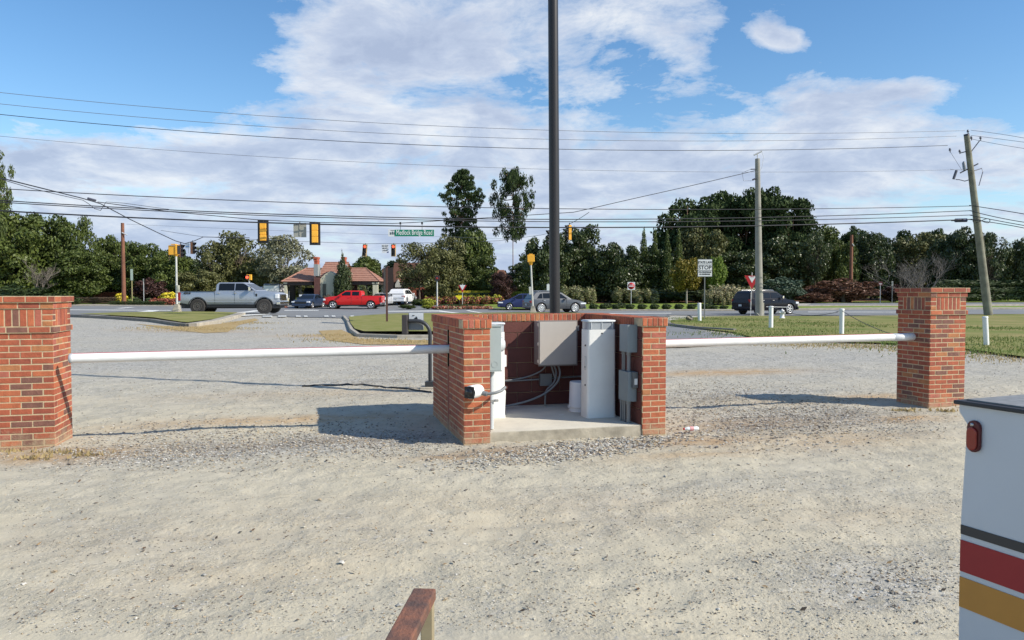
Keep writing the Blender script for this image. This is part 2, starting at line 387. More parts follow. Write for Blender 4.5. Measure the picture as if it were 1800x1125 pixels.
def kerb(name, pts, m, h=.13, wd=.16, dz=0, closed=False):
    mb = MB(); pts = [Vector((x, y, 0)) for x, y in pts]
    fin = []
    for i in range(len(pts)-1):
        n = max(1, int((pts[i+1]-pts[i]).length/1.0))
        for k in range(n): fin.append(pts[i].lerp(pts[i+1], k/n))
    fin.append(pts[-1]); vs = []
    for i, q in enumerate(fin):
        d = (fin[min(i+1, len(fin)-1)]-fin[max(i-1, 0)]).normalized(); nn = Vector((-d.y, d.x, 0))
        z = zf(q.x, q.y)
        for off, zz in ((-wd/2, -.05), (-wd/2+.01, h-.02), (-wd/2+.03, h), (wd/2-.02, h), (wd/2, h-.02), (wd/2, -.05)):
            c = q+nn*off; vs.append((c.x, c.y, z+zz+dz))
    fs = [(i*6+k, i*6+k+1, (i+1)*6+k+1, (i+1)*6+k) for i in range(len(fin)-1) for k in range(5)]
    mb.add(vs, fs); e = (len(fin)-1)*6
    mb.add(vs[:6], [(0,1,2,3,4,5)]); mb.add(vs[e:], [(5,4,3,2,1,0)])
    o = mb.build(name, m, fixn=True); return tag(o, kind='structure')
# main road and side street
sheet('main_road', [(-100, 49), (-30, 47.6), (-14.2, 46.6), (-13, 45.0), (-9.3, 45.0), (-8.6, 50.5), (4, 51.8), (5.0, 50), (10.5, 50.5), (11, 55), (35, 56.6), (100, 59), (100, 67.5), (20, 67.3), (0, 69.5), (-8, 78), (-8.0, 96), (-25, 96), (-25, 77), (-50, 77), (-100, 79)], asph, .03, maxe=1.5)
sheet('far_road', [(29, 75.5), (100, 80), (100, 91), (32, 82)], asph, .03, maxe=2)
sheet('driveway', [G(1075, 560), G(1165, 562), G(1172, 574), G(1215, 580), G(1290, 590), G(1345, 604), G(1200, 612), G(1040, 615), G(1020, 575)], asph, .035, maxe=1)
# far ground cover
sheet('far_lawn', [(5.5, 70.5), (21, 68.6), (100, 69), (100, 74.5), (28, 73.7), (28, 83.3), (100, 92.5), (100, 120), (-3, 120), (-3, 79.5)], lawnm, .05, maxe=2)
sheet('median_lawn', [(-7.5, 78.5), (-.2, 70.4), (5.3, 70.3), (-2.9, 79.2), (-2.9, 120), (-7.5, 120)], lawnm, .045, maxe=2)
sheet('left_lawn', [(-25.5, 77.5), (-100, 79.5), (-100, 120), (-25.5, 120)], lawnm, .05, maxe=2)
sheet('mulch_bed', [(7, 84), (30, 85), (60, 99), (60, 112), (7, 112)], mulch, .075, maxe=2)
# near islands
isl1 = [G(135, 556), G(215, 553), G(330, 551.5), G(418, 553.5), G(408, 557), G(375, 566), G(330, 572), G(318, 571), G(270, 563), G(200, 559)]
sheet('grass_island', isl1, grass, .15, maxe=.7)
kerb('kerb_light', [G(424, 554), G(412, 558.5), G(378, 568), G(336, 574.5)], conc, .16, .5)
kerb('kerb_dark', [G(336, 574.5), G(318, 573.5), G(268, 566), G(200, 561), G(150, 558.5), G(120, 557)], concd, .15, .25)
sheet('dry_verge', [G(320, 575), G(384, 570), G(448, 560), G(455, 563), G(420, 572), G(400, 584), G(360, 586), G(320, 582), G(240, 570)], dry, .012, maxe=.7)
isl2 = [G(613, 561), G(700, 554.5), G(1010, 553.5), G(1110, 558), G(1120, 566), G(960, 590), G(770, 589), G(640, 589), G(624, 584), G(616, 573)]
sheet('grass_island', isl2, grass, .15, maxe=.7)
kerb('kerb_light', [G(604, 558), G(611, 566), G(618, 583), G(630, 592), G(700, 594.5), G(775, 594.5), G(960, 594), G(1122, 568)], conc, .12, .18)
sheet('dry_verge', [G(560, 582), G(600, 580), G(618, 588), G(632, 596), G(780, 599), G(790, 606), G(640, 606), G(575, 598)], dry, .012, maxe=.7)
right_lawn = [G(1172, 566), G(1230, 558), G(1290, 557), G(1340, 556.5), G(1460, 557), (45, 56.5), (90, 58.5), (90, 12), (30, 14), G(1800, 631), G(1700, 617), G(1560, 606), G(1400, 602), G(1330, 598), G(1290, 586), G(1200, 576)]
sheet('right_lawn', right_lawn, grass2, .06, maxe=1)
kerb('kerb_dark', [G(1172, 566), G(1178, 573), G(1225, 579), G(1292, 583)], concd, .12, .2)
# kerbs on the far side
kerb('kerb_light', [(20, 68.2), (3, 70.0), (-2, 72.5), (-7, 78.5), (-7, 92)], conc, .13, .35)
kerb('kerb_light', [(100, 68.4), (20, 68.2)], conc, .13, .5)
kerb('kerb_light', [(-100, 79), (-50, 77.2), (-26, 77.2), (-25.2, 80), (-25.2, 92)], conc, .13, .5)
kerb('kerb_light', [(27, 74), (60, 76.5), (100, 79)], conc, .13, .4)
sheet('pavement', [(-100, 80), (-50, 78.1), (-27, 78), (-27, 79.8), (-50, 80), (-100, 82)], conc, .10, maxe=2)
sheet('pavement', [(12, 69.2), (100, 69.6), (100, 70.3), (12, 70)], conc, .10, maxe=2)
# markings
def mark(pix, nm='road_marking', dz=.045): sheet(nm, [G(*q) for q in pix], paint_w, dz, maxe=.9)
mark([(398, 551.5), (445, 546.5), (463, 546.5), (420, 551.5)])
mark([(405, 556.2), (470, 552.8), (478, 553.6), (418, 557.6)])
for a, b in ((462, 478), (489, 503), (520, 528), (534, 540), (570, 577), (583, 589), (616, 622)):
    mark([(a, 556.6), (b, 556.6), (b+1, 558.6), (a, 558.6)], dz=.065)
mark([(226, 550.5), (262, 546.3), (282, 546.3), (248, 551)])
mark([(120, 545), (300, 546.2), (300, 546.9), (120, 545.8)])
mark([(200, 543), (226, 541.0), (240, 541.0), (214, 543)])
mark([(680, 547.6), (775, 546.8), (870, 556), (850, 556), (770, 548.3), (680, 548.7)])
mark([(818, 546.5), (824, 546.3), (905, 555), (890, 555)])
mark([(500, 546), (560, 546), (560, 547), (500, 547)])
mark([(1040, 551.8), (1180, 551.2), (1180, 551.9), (1040, 552.5)])
mark([(1420, 549.0), (1700, 549.8), (1700, 550.4), (1420, 549.7)])
# ================================================================ brickwork
BR = [mat('brick_red', (.36, .094, .046), .85, var=.22, vscale=14, bump=.5, bscale=70), mat('brick_orange', (.43, .125, .055), .85, var=.2, vscale=14, bump=.5, bscale=70),
      mat('brick_deep', (.28, .073, .042), .85, var=.25, vscale=14, bump=.5, bscale=70), mat('brick_brown', (.19, .085, .062), .85, var=.25, vscale=14, bump=.5, bscale=70),
      mat('brick_tan', (.40, .16, .065), .85, var=.2, vscale=14, bump=.5, bscale=70), mat('brick_rose', (.38, .115, .075), .85, var=.2, vscale=14, bump=.5, bscale=70)]
mortar = mat('mortar', (.52, .40, .25), .95, var=.15, vscale=20, bump=.5, bscale=90)
WA = [0]*40+[1]*34+[2]*14+[4]*3+[5]*9      # enclosure mix
WP = [0]*36+[1]*14+[2]*20+[3]*8+[4]*5+[5]*12    # gate pillar mix
def dusty(m_, amt=.75, top=.16):
    t = NT(m_.node_tree); p = t.n['Principled BSDF']; src = p.inputs['Base Color'].links[0].from_socket
    tc = t.new('ShaderNodeTexCoord').outputs['Object']; sx = t.new('ShaderNodeSeparateXYZ'); t.l.new(tc, sx.inputs[0])
    n_ = t.noise(tc, 9, 5, .65); e = t.math('ADD', sx.outputs[2], t.mapr(n_, .3, .7, -.10, .10))
    f = t.math('MULTIPLY', t.mapr(e, 0, top, amt, 0), t.mapr(t.noise(tc, 40, 4, .6), .3, .7, .5, 1.1), clamp=True)
    g = t.mapr(t.noise(tc, 2.2, 6, .65), .56, .75, 0, .35)
    c = t.mix(f, src, (.42, .32, .20, 1)); c = t.mix(g, c, (.20, .12, .085, 1)); t.put(p.inputs['Base Color'], c)
for m_ in BR+[mortar]: dusty(m_)
CH, BL = .0655, .2035
def brick(mb, O, u, n, a, b, z0, z1, W, out=.0035, g=.0056):
    """one brick on the face through O, along u, outward normal n, from a to b"""
    j = random.uniform(-.0015, .0015); jz = random.uniform(-.0012, .0012)
    g2 = g+random.uniform(-.0008, .0012)
    q = [(a+g2, z0+g2), (b-g2, z0+g2), (b-g2, z1-g2), (a+g2, z1-g2)]
    e = .0025; vs = []
    for d_, sh in ((-.02, 0), (out+j-e, 0), (out+j, e)):
        for k, (s_, z_) in enumerate(q):
            ss = s_ + (sh if k in (0, 3) else -sh); z2 = z_ + (sh if k < 2 else -sh) + jz
            vs.append(tuple(O + u*ss + n*d_ + Vector((0, 0, z2))))
    fs = [(8, 9, 10, 11)]
    for L in (0, 4):
        for k in range(4): k2 = (k+1) % 4; fs.append((L+k, L+k2, L+4+k2, L+4+k))
    if u.cross(Vector((0, 0, 1))).dot(n) < 0: fs = [f[::-1] for f in fs]
    mb.add(vs, fs, random.choice(W))
def courses(mb, O, u, n, L, z0, nc, W, ph=0, skip=None, ext=(.006, .006)):
    for i in range(nc):
        off = ((i+ph) % 2)*BL/2; x = -off - (.0 if off else 0)
        z = z0+i*CH
        while x < L-.01:
            a, b = max(x, -ext[0]), min(x+BL, L+ext[1])
            if x+BL > L-.03: b = L+ext[1]
            if b-a > .03 and not (skip and skip((a+b)/2, z+CH/2)): brick(mb, O, u, n, a, b, z, z+CH, W)
            if x+BL > L-.03: break
            x += BL
V3 = Vector; UX, UY = V3((1,0,0)), V3((0,1,0))
def pillar(name, label, loc, rz, H, seed, WP=WP):
    random.seed(seed); S = .61
    P_ = thing(name, label, 'brick pillar', (loc[0], loc[1], loc[2] if len(loc) > 2 else 0), rz, 'gate pillars')
    zt = H; capz = zt-2*CH; sold = capz-.185; belt = sold-CH; ncs = int(math.ceil(belt/CH)); z0 = belt-ncs*CH
    faces = [(V3((0,0,0)), UX, -UY), (V3((0,S,0)), -UY, -UX), (V3((S,0,0)), UY, UX), (V3((S,S,0)), -UX, UY)]
    mb = MB(); mb.box((0,0,-.1), (S,S,belt), 6)
    for k, (O, u, n) in enumerate(faces): courses(mb, O, u, n, S, z0, ncs, WP, ph=k % 2, ext=(.0055, .006) if k % 2 else (.006, .0055))
    mb.build('shaft', BR+[mortar], P_)
    def ring(o, z, h, WW, vertical=False, ph=0):
        m2 = MB(); m2.box((-o,-o,z+.0005), (S+o,S+o,z+h-.0005), 6)
        L = S+2*o
        for k, (O, u, n) in enumerate(faces):
            O2 = O - u*o + n*o; e = (.0055, .006) if k % 2 else (.006, .0055)
            if not vertical:
                off = ((k+ph) % 2)*BL/2; x = -off
                while x < L-.02:
                    a, b = max(x, -e[0]), min(x+BL, L+e[1])
                    if x+BL > L-.03: b = L+e[1]
                    if b-a > .02: brick(m2, O2, u, n, a, b, z, z+h, WW)
                    if x+BL > L-.03: break
                    x += BL
            else:
                cw = .10
                for i in range(3):
                    brick(m2, O2, u, n, -e[0], cw, z+i*h/3, z+(i+1)*h/3, WW); brick(m2, O2, u, n, L-cw, L+e[1], z+i*h/3, z+(i+1)*h/3, WW)
                nn = 6; ww = (L-2*cw)/nn
                for i in range(nn): brick(m2, O2, u, n, cw+i*ww, cw+(i+1)*ww, z, z+h, WW)
        return m2
    ring(.018, belt, CH, WP).build('belt_course', BR+[mortar], P_)
    ring(0.0, sold, .185, WP, True).build('soldier_course', BR+[mortar], P_)
    m3 = ring(.012, capz, CH, WP, ph=1); m4 = ring(.034, capz+CH, CH, WP)
    m3.add(m4.v, m4.f, 0); m3.m = m3.m[:len(m3.m)-len(m4.m)]+m4.m
    m3.build('cap', BR+[mortar], P_)
    return P_
A15 = R(15)
pillar('gate_pillar', 'red brick gate pillar cut by the left edge, beside the left end of the white pole arm', (-4.795-.61*math.cos(A15)+.0, 8.01-.61*math.sin(A15)), A15, 1.58, 3)
pillar('gate_pillar', 'darker red and brown brick gate pillar at the right end of the white pole arm', (5.87, 10.77), A15, 1.685, 5, [0]*30+[1]*8+[2]*30+[3]*18+[4]*8+[5]*6)

# ================================================================ equipment enclosure
EO = V3((-.515, 8.18, 0)); Eu = V3((math.cos(A15), math.sin(A15), 0)); Ev = V3((-math.sin(A15), math.cos(A15), 0))
def E(x, y, z=0): return EO + Eu*x + Ev*y + V3((0, 0, z))
EW, EL, EH, TW, TB = 2.36, 2.05, 1.33, .287, .20
random.seed(11)
enc = thing('brick_enclosure', 'three sided low red brick enclosure on a concrete slab in the middle of the gravel', 'enclosure', tuple(EO), A15)
zc = EH-.098; nc = int(math.ceil(zc/CH)); z0 = zc-nc*CH
def wall(nm, boxes, faces):
    mb = MB()
    for a, b in boxes: mb.box(a, b, 6)
    for fcs in faces: courses(mb, *fcs[:5], nc, WA, **(fcs[5] if len(fcs) > 5 else {}))
    return mb.build(nm, BR+[mortar], enc)
sl = (.86, .99)
skipf = lambda s, z: False
# left wall (with the slot for the arm)
lm = MB()
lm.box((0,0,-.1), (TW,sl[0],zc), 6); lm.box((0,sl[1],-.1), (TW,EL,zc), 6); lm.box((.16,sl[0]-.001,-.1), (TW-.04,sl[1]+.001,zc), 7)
lm.box((.001,sl[0]-.001,-.1), (.17,sl[1]+.001,.74), 2); lm.box((.001,sl[0]-.001,1.18), (.17,sl[1]+.001,zc-.001), 2)
courses(lm, V3((0,sl[0],0)), -UY, -UX, sl[0], z0, nc, WA, ext=(.0, .0055)); courses(lm, V3((0,EL,0)), -UY, -UX, EL-sl[1], z0, nc, WA, ph=1, ext=(.006, .0))
courses(lm, V3((0,0,0)), UX, -UY, TW, z0, nc, WA)
courses(lm, V3((TW,EL,0)), -UX, UY, TW-.01, z0, nc, WA, ext=(.0055, 0))
lm.box((.004,sl[1]-.008,.742), (.16,sl[1]-.0015,1.178), 7); dark = mat('slot_shade', (.012, .010, .010), .9)  # added near-black plate and the recess carry the slot's shade in their colour
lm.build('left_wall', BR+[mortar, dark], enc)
wall('right_wall', [((EW-TW,0,-.1), (EW,EL,zc))], [(V3((EW-TW,0,0)), UX, -UY, TW, z0), (V3((EW,0,0)), UY, UX, EL, z0, dict(ph=1, ext=(.0055, .006)))])
wall('back_wall', [((TW,EL-TB,-.1), (EW-TW,EL,zc))], [(V3((EW,EL,0)), -UX, UY, EW, z0, dict(ext=(.0055, 0)))])
# rowlock cap
def rowlock(mb, O, u, n, L, zz0, zz1, depth, w=.0655):
    k = int(round(L/w)); w = L/k
    for i in range(k): 
        brick(mb, O, u, n, i*w, (i+1)*w, zz0, zz1, WA, out=.006)
        a = O+u*(i*w+.0045)+V3((0,0,zz1-.004)); j = random.uniform(-.002, .002)
        b = u*(w-.009); d = -n*depth
        if i < 0: continue
        vs = [a, a+b, a+b+d, a+d]; vs = [tuple(v) for v in vs]+[tuple(v+V3((0,0,.006+j))) for v in vs]
        fs = [(4,5,6,7),(0,1,5,4),(1,2,6,5),(2,3,7,6),(3,0,4,7)]
        if u.cross(-n).z < 0: fs = [f[::-1] for f in fs]
        mb.add(vs, fs, random.choice(WA))
cp = MB(); o = .016; zt = EH-.004
cp.box((-o,-o,zc+.001), (TW+o,EL+o,zt), 6); cp.box((EW-TW-o,-o,zc+.001), (EW+o,EL+o,zt), 6); cp.box((TW+o+.0005,EL-TB-o,zc+.001), (EW-TW-o-.0005,EL+o,zt-.001), 6)
rowlock(cp, V3((-o,-o,0)), UX, -UY, TW+2*o, zc, EH, .20)
rowlock(cp, V3((EW-TW-o,-o,0)), UX, -UY, TW+2*o, zc, EH, .20)
rowlock(cp, V3((-o,EL+o,0)), -UY, -UX, EL+2*o-.21, zc, EH, .32)
rowlock(cp, V3((EW+o,.20,0)), UY, UX, EL+2*o-.22, zc, EH, .32)
for i in range(int((EW)/.0655)): pass
rowlock(cp, V3((TW+o,EL-TB-o,0)), UX, -UY, EW-2*TW-2*o, zc, EH, .22)
rowlock(cp, V3((EW-TW-o,EL-TB-o,0)), -UY, -UX, EL-TB-o-.2, zc, EH, .005)
cp.build('cap', BR+[mortar], enc)
# painted block lining
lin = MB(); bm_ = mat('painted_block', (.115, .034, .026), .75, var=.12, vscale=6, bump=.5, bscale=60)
def blocks(a, b, fixed, axis, n):
    bl, bh = .40, .2; z = .08; r = 0
    while z < zc-.02:
        x = a - (r % 2)*.2; z1 = min(z+bh, zc)
        while x < b-.01:
            x0, x1 = max(x, a)+.003, min(x+bl, b)-.003; g = .003
            if x1-x0 > .03:
                if axis == 'x': lin.box((x0, fixed-.012, z+g), (x1, fixed+.03, z1-g))
                elif n > 0: lin.box((fixed-.03, x0, z+g), (fixed+.012, x1, z1-g))
                else: lin.box((fixed-.012, x0, z+g), (fixed+.03, x1, z1-g))
            x += bl
        z += bh; r += 1
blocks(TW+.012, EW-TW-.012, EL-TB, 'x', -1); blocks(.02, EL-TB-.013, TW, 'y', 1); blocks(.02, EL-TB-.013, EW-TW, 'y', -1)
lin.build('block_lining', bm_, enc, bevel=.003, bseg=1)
slabm = mat('slab_concrete', (.66, .61, .50), .9, col2=(.57, .53, .44), vscale=5, bump=.4, bscale=50)
sb = MB(); sb.box((TW-.002, .012, -.1), (EW-TW+.002, EL-TB+.01, .10)); sb.build('concrete_slab', mat('slab_edge', (.36, .32, .25), .95, var=.3, vscale=6, bump=.5, bscale=40), enc, bevel=.008)
sb = MB(); sb.box((TW-.0, .016, .1003), (EW-TW+.0, EL-TB, .105)); sb.build('slab_top', slabm, enc)

# ---- barrier arms
armw = mat('arm_white', (.78, .78, .76), .4, var=.07, vscale=6); redm = mat('arm_red', (.42, .03, .05), .5); greyc = mat('grey_cap', (.42, .44, .46), .5)
def arm(label, a, b, sleeve=0):
    a = V3(a); b = V3(b); d = b-a; L = d.length
    t_ = thing('barrier_arm', label, 'barrier arm', tuple(a), math.atan2(d.y, d.x), 'white barrier arms across the gravel')
    tl = math.atan2(d.z, math.hypot(d.x, d.y)); t_.rotation_euler = (0, -tl, math.atan2(d.y, d.x))
    MB().tube([(0,0,0), (L,0,0)], .050, 20).build('pipe', armw, t_)
    m = MB(); m.tube([(0.0,.004,.049), (L,.004,.049)], [.006, .006], 6); m.build('reflective_strip', redm, t_)
    m = MB(); m.lathe([(0, -.012), (.045, -.012), (.053, -.006), (.053, .02), (.0505, .022)], (0,0,0), 20, axis='x'); m.build('end_cap', greyc, t_)
    if sleeve:
        m = MB(); m.lathe([(.0508, L-sleeve), (.0545, L-sleeve+.004), (.0545, L+.004), (.04, L+.012), (0, L+.012)], (0,0,0), 20, axis='x'); m.build('sleeve', mat('sleeve_white', (.62, .64, .66), .5), t_)
    return t_
arm('long white pipe barrier arm running from the left brick pillar into the enclosure wall', (-4.645, 8.06, .925), (-.62, 9.13, .95))
arm('white pipe barrier arm running from the enclosure to the right brick pillar', (1.42, 9.72, .955), (5.735, 10.98, .985), .34)

# ---- pedestals
pw = mat('pedestal_white', (.78, .78, .75), .45, var=.04, vscale=4); lens = mat('lens_grey', (.35, .38, .41), .15, spec=.8); blk = mat('black_plastic', (.012, .012, .013), .5)
capw = mat('cap_grey', (.55, .57, .58), .4)
def rrect(x0, y0, x1, y1, r, n=4):
    pts = []
    for cx, cy, a0 in ((x1-r, y0+r, -90), (x1-r, y1-r, 0), (x0+r, y1-r, 90), (x0+r, y0+r, 180)):
        for k in range(n+1): a = R(a0+90*k/n); pts.append((cx+r*math.cos(a), cy+r*math.sin(a)))
    return pts
def loft(mb, secs, mi=0, smooth=True):
    n = len(secs[0][0]); vs = [(x, y, z) for pts, z in secs for x, y in pts]
    fs = [(i*n+k, i*n+(k+1) % n, (i+1)*n+(k+1) % n, (i+1)*n+k) for i in range(len(secs)-1) for k in range(n)]
    mb.add(vs, fs, mi, smooth); mb.add([(x, y, secs[-1][1]) for x, y in secs[-1][0]], [tuple(range(n))], mi); mb.add([(x, y, secs[0][1]) for x, y in secs[0][0]], [tuple(range(n))[::-1]], mi)
def pedestal(label, x0, y0, w_, d_, zt_, door=True):
    t_ = thing('gate_operator', label, 'gate operator', tuple(E(x0, y0, .10)), A15, 'white gate operator cabinets')
    zz = zt_-.10; m = MB()
    loft(m, [(rrect(-.004, -.004, w_+.004, d_+.004, .035), 0), (rrect(-.004, -.004, w_+.004, d_+.004, .035), .03), (rrect(0, 0, w_, d_, .035), .045), (rrect(.006, .006, w_-.006, d_-.006, .03), zz-.115)])
    m.build('cabinet', pw, t_)
    m = MB(); loft(m, [(rrect(.012, .012, w_-.012, d_-.012, .03), zz-.114), (rrect(.012, .012, w_-.012, d_-.012, .03), zz-.02)]); m.build('light_band', lens, t_)
    for k in range(3): m = MB(); m.box((.05+k*(w_-.1)/2-.004, .004, zz-.11), (.05+k*(w_-.1)/2+.004, .013, zz-.022)); m.build('band_rib', capw, t_)
    m = MB(); loft(m, [(rrect(-.002, -.002, w_+.002, d_+.002, .035), zz-.021), (rrect(-.002, -.002, w_+.002, d_+.002, .035), zz-.006), (rrect(.01, .01, w_-.01, d_-.01, .035), zz)]); m.build('lid', capw, t_)
    for zk in (.30, .78, .52):
        m = MB(); m.lathe([(.0, -.008), (.011, -.007), (.011, .001)], (0,0,0), 10, axis='x'); k = m.build('lock', blk, t_); k.location = (-.001, .07, zk+.1)
    m = MB(); m.lathe([(.0, -.006), (.009, -.005), (.009, .001)], (w_*.5, 0.004, zz-.16), 10, axis='y'); m.build('screw', blk, t_)
    m = MB(); m.box((-.006, .045, .60), (.001, .10, .75)); m.box((-.007, .05, .585), (.001, .10, .594)); m.build('side_plate', mat('label_grey', (.62, .63, .62), .5), t_)
    return t_
pedestal('tall white gate operator cabinet half in shade, right of the beige wall box', 1.635, .61, .372, .25, 1.287)
pL = pedestal('sunlit white gate operator cabinet behind the grey meter box', .335, .905, .36, .25, 1.257)
m = MB(); m.box((.36, .05, .62), (.385, .12, .76)); m.build('side_handle', pw, pL)
# white tray leaning beside the left cabinet
m = MB(); m.prism([(0, 0), (.016, 0), (.03, .30), (.012, .33), (-.002, .30)], 0, .10); 
q = m.build('leaning_panel', pw); q.location = tuple(E(.725, 1.12, .10)); q.rotation_euler = (0, 0, A15)
tag(q, 'small white plastic panel leaning behind the sunlit white cabinet', 'panel')

# ---- grey electric boxes
gb_ = mat('box_grey', (.33, .37, .36), .5, var=.06, vscale=5); gd = mat('box_bluegrey', (.20, .235, .25), .5, var=.05, vscale=5); pvc = mat('pvc_grey', (.20, .21, .215), .5); pvcl = mat('pvc_light', (.50, .53, .54), .5)
steel = mat('zinc', (.5, .5, .5), .35, metal=.8)
def boxthing(nm, label, cat, x0, y0, z0_, w_, d_, h_, m_, group=None, bv=.004):
    t_ = thing(nm, label, cat, tuple(E(x0, y0, z0_)), A15, group)
    MB().box((0,0,0), (w_,d_,h_)).build('housing', m_, t_, bevel=bv); return t_
mt = boxthing('meter_box', 'pale grey electric meter box on the inside of the left brick end', 'meter box', .288, .02, .775, .13, .32, .475, gb_)
m = MB(); m.box((-.0,-.006,-.012), (.134,.326,.0)); m.build('rim', gb_, mt)
m = MB(); m.box((-.0,-.01,.475), (.136,.33,.487)); m.build('rim', gb_, mt)
m = MB(); m.lathe([(.10, 0), (.10, .012), (.088, .016), (.085, .03), (.075, .06), (.05, .078), (0, .082)], (.13, .165, .27), 24, axis='x'); m.build('meter_glass', mat('meter_glass', (.55, .57, .58), .1, spec=.8), mt)
m = MB(); m.lathe([(.030, 0), (.033, -.004), (.036, 0)], (.055, 0.0, .065), 20, axis='y'); m.build('knockout', gb_, mt)
m = MB(); m.tube([(.055,.16,-.01), (.055,.16,-.66)], .03, 14); m.tube([(.055,.16,-.012), (.055,.16,-.05)], .038, 14); m.build('conduit', pvcl, mt)
m = MB(); m.box((-.0,.125,-.36), (.13,.15,-.335)); m.tube([(.10,.11,-.347), (.10,.17,-.347)], .012, 8); m.build('pipe_strap', steel, mt)
ub = boxthing('junction_box', 'blue grey upper electric box on the shaded inner right wall', 'electric box', 1.94, .12, .93, .115, .24, .315, gd, 'grey electric boxes on the right inner wall')
m = MB(); m.box((-.003,-.004,.0), (.117,-.0005,.318)); m.build('cover', gd, ub)
lb = boxthing('disconnect_box', 'blue grey lower electric box with a switch gadget on the shaded inner right wall', 'electric box', 1.945, .12, .36, .11, .27, .345, gd, 'grey electric boxes on the right inner wall')
m = MB(); m.box((.045,-.035,.16), (.112,-.0005,.345)); m.build('switch_cover', mat('switch_dark', (.10, .11, .12), .4), lb, bevel=.004)
m = MB(); m.box((.065,-.043,.20), (.10,-.0355,.27)); m.build('switch_label', armw, lb)
for k, (xx, yy_, za, zb, rr) in enumerate([(1.975,.34,.705,.93,.012), (1.975,.29,.705,.93,.012), (1.99,.20,.705,.93,.022), (1.965,.36,.1,.36,.013), (1.97,.31,.1,.36,.013), (1.97,.26,.1,.36,.013), (1.985,.19,.1,.36,.024)]):
    par = ub if za > .5 else lb
    m = MB(); inv = (V3((xx-(1.94 if par is ub else 1.945), yy_-.12, za-(.93 if par is ub else .36))))
    m.tube([tuple(inv), (inv.x, inv.y, inv.z+zb-za)], rr, 10); m.tube([(inv.x, inv.y, inv.z+zb-za-.035), (inv.x, inv.y, inv.z+zb-za)], rr*1.3, 10); m.build('conduit', pvc, par)
# beige control cabinet
bx = boxthing('control_box', 'beige hinged control cabinet hung on the back wall of the enclosure', 'control box', 1.33, 1.60, .66, .52, .235, .58, mat('beige_box', (.43, .385, .335), .5, var=.04), bv=.006)
m = MB(); m.box((-.012,-.012,-.012), (.532,.0-.0005,.592)); m.build('door', mat('beige_rim', (.20, .17, .155), .5), bx, bevel=.003)
m = MB(); m.box((.004,-.018,.006), (.516,-.0125,.574)); m.build('door_panel', mat('beige_door', (.46, .42, .375), .5, var=.03), bx, bevel=.003)
for zk in (.04, .27, .52):
    m = MB(); m.box((-.03,-.004,zk), (-.0005,.03,zk+.03)); m.tube([(-.02,-.008,zk-.006), (-.02,-.008,zk+.036)], .007, 8); m.build('hinge', mat('beige_metal', (.40, .36, .33), .4, metal=.3), bx)
for zk in (.45,):
    m = MB(); m.box((.523,-.03,zk), (.545,-.0005,zk+.07)); m.build('latch', steel, bx)
jb = boxthing('junction_box', 'small square grey junction box below the beige control cabinet', 'junction box', 1.40, 1.77, .37, .16, .07, .155, mat('junction_grey', (.16, .165, .17), .6))
m = MB(); m.box((-.004,-.006,-.004), (.164,-.0005,.159)); m.build('cover', mat('junction_grey', (.16, .165, .17), .6), jb, bevel=.003)
def cond(label, pts, r, mt_=pvc, group='conduits on the back wall', nm='conduit_pipe'):
    P = [V3(p) for p in pts]; sm = []
    for i in range(len(P)-1):
        p0, p1, p2, p3 = P[max(i-1, 0)], P[i], P[i+1], P[min(i+2, len(P)-1)]
        for k in range(8):
            u = k/8; sm.append(.5*((2*p1)+(p2-p0)*u+(2*p0-5*p1+4*p2-p3)*u*u+(3*p1-p0-3*p2+p3)*u**3))
    sm.append(P[-1]); m = MB(); m.tube([tuple(E(*p)) for p in sm], r*.72, 10); o = m.build(nm, mt_)
    return tag(o, label, 'conduit', group)
cond('straight horizontal pipe from the sunlit white cabinet to the small junction box', [(.75,1.81,.435), (1.398,1.81,.452)], .016)
cond('straight horizontal pipe from the small junction box to the shaded white cabinet', [(1.562,1.81,.462), (2.0,1.81,.475)], .014)
cond('thin pipe curving down from the beige cabinet to the left', [(1.48,1.76,.66), (1.42,1.76,.58), (1.25,1.79,.50), (1.0,1.80,.455), (.74,1.80,.45)], .014)
cond('thick pipe sweeping from under the beige cabinet down to the lower left', [(1.62,1.70,.66), (1.64,1.66,.55), (1.59,1.64,.42), (1.42,1.64,.28), (1.15,1.62,.185), (.84,1.55,.145), (.74,1.52,.14)], .019)
cond('pipe bending from the beige cabinet down to a coupling on the slab', [(1.57,1.73,.66), (1.60,1.70,.55), (1.56,1.68,.42), (1.46,1.68,.32), (1.44,1.68,.20), (1.44,1.68,.10)], .016)
cond('short pipe dropping from the beige cabinet behind the small junction box', [(1.54,1.75,.66), (1.58,1.73,.52), (1.60,1.72,.44)], .017)
# bucket, upside down
bk = thing('bucket', 'white plastic bucket standing upside down behind the shaded white cabinet', 'bucket', tuple(E(1.76, 1.20, .10)), A15)
m = MB(); m.lathe([(.150, 0), (.152, .03), (.146, .032), (.146, .055), (.152, .058), (.152, .08), (.145, .084), (.136, .37), (.13, .382), (.115, .378), (0, .376)], n=28); m.build('shell', mat('bucket_white', (.72, .73, .74), .4), bk)
m = MB(); m.box((-.165,-.02,.05), (-.140,.02,.085)); m.build('handle_ear', mat('bucket_white', (.72, .73, .74), .4), bk)
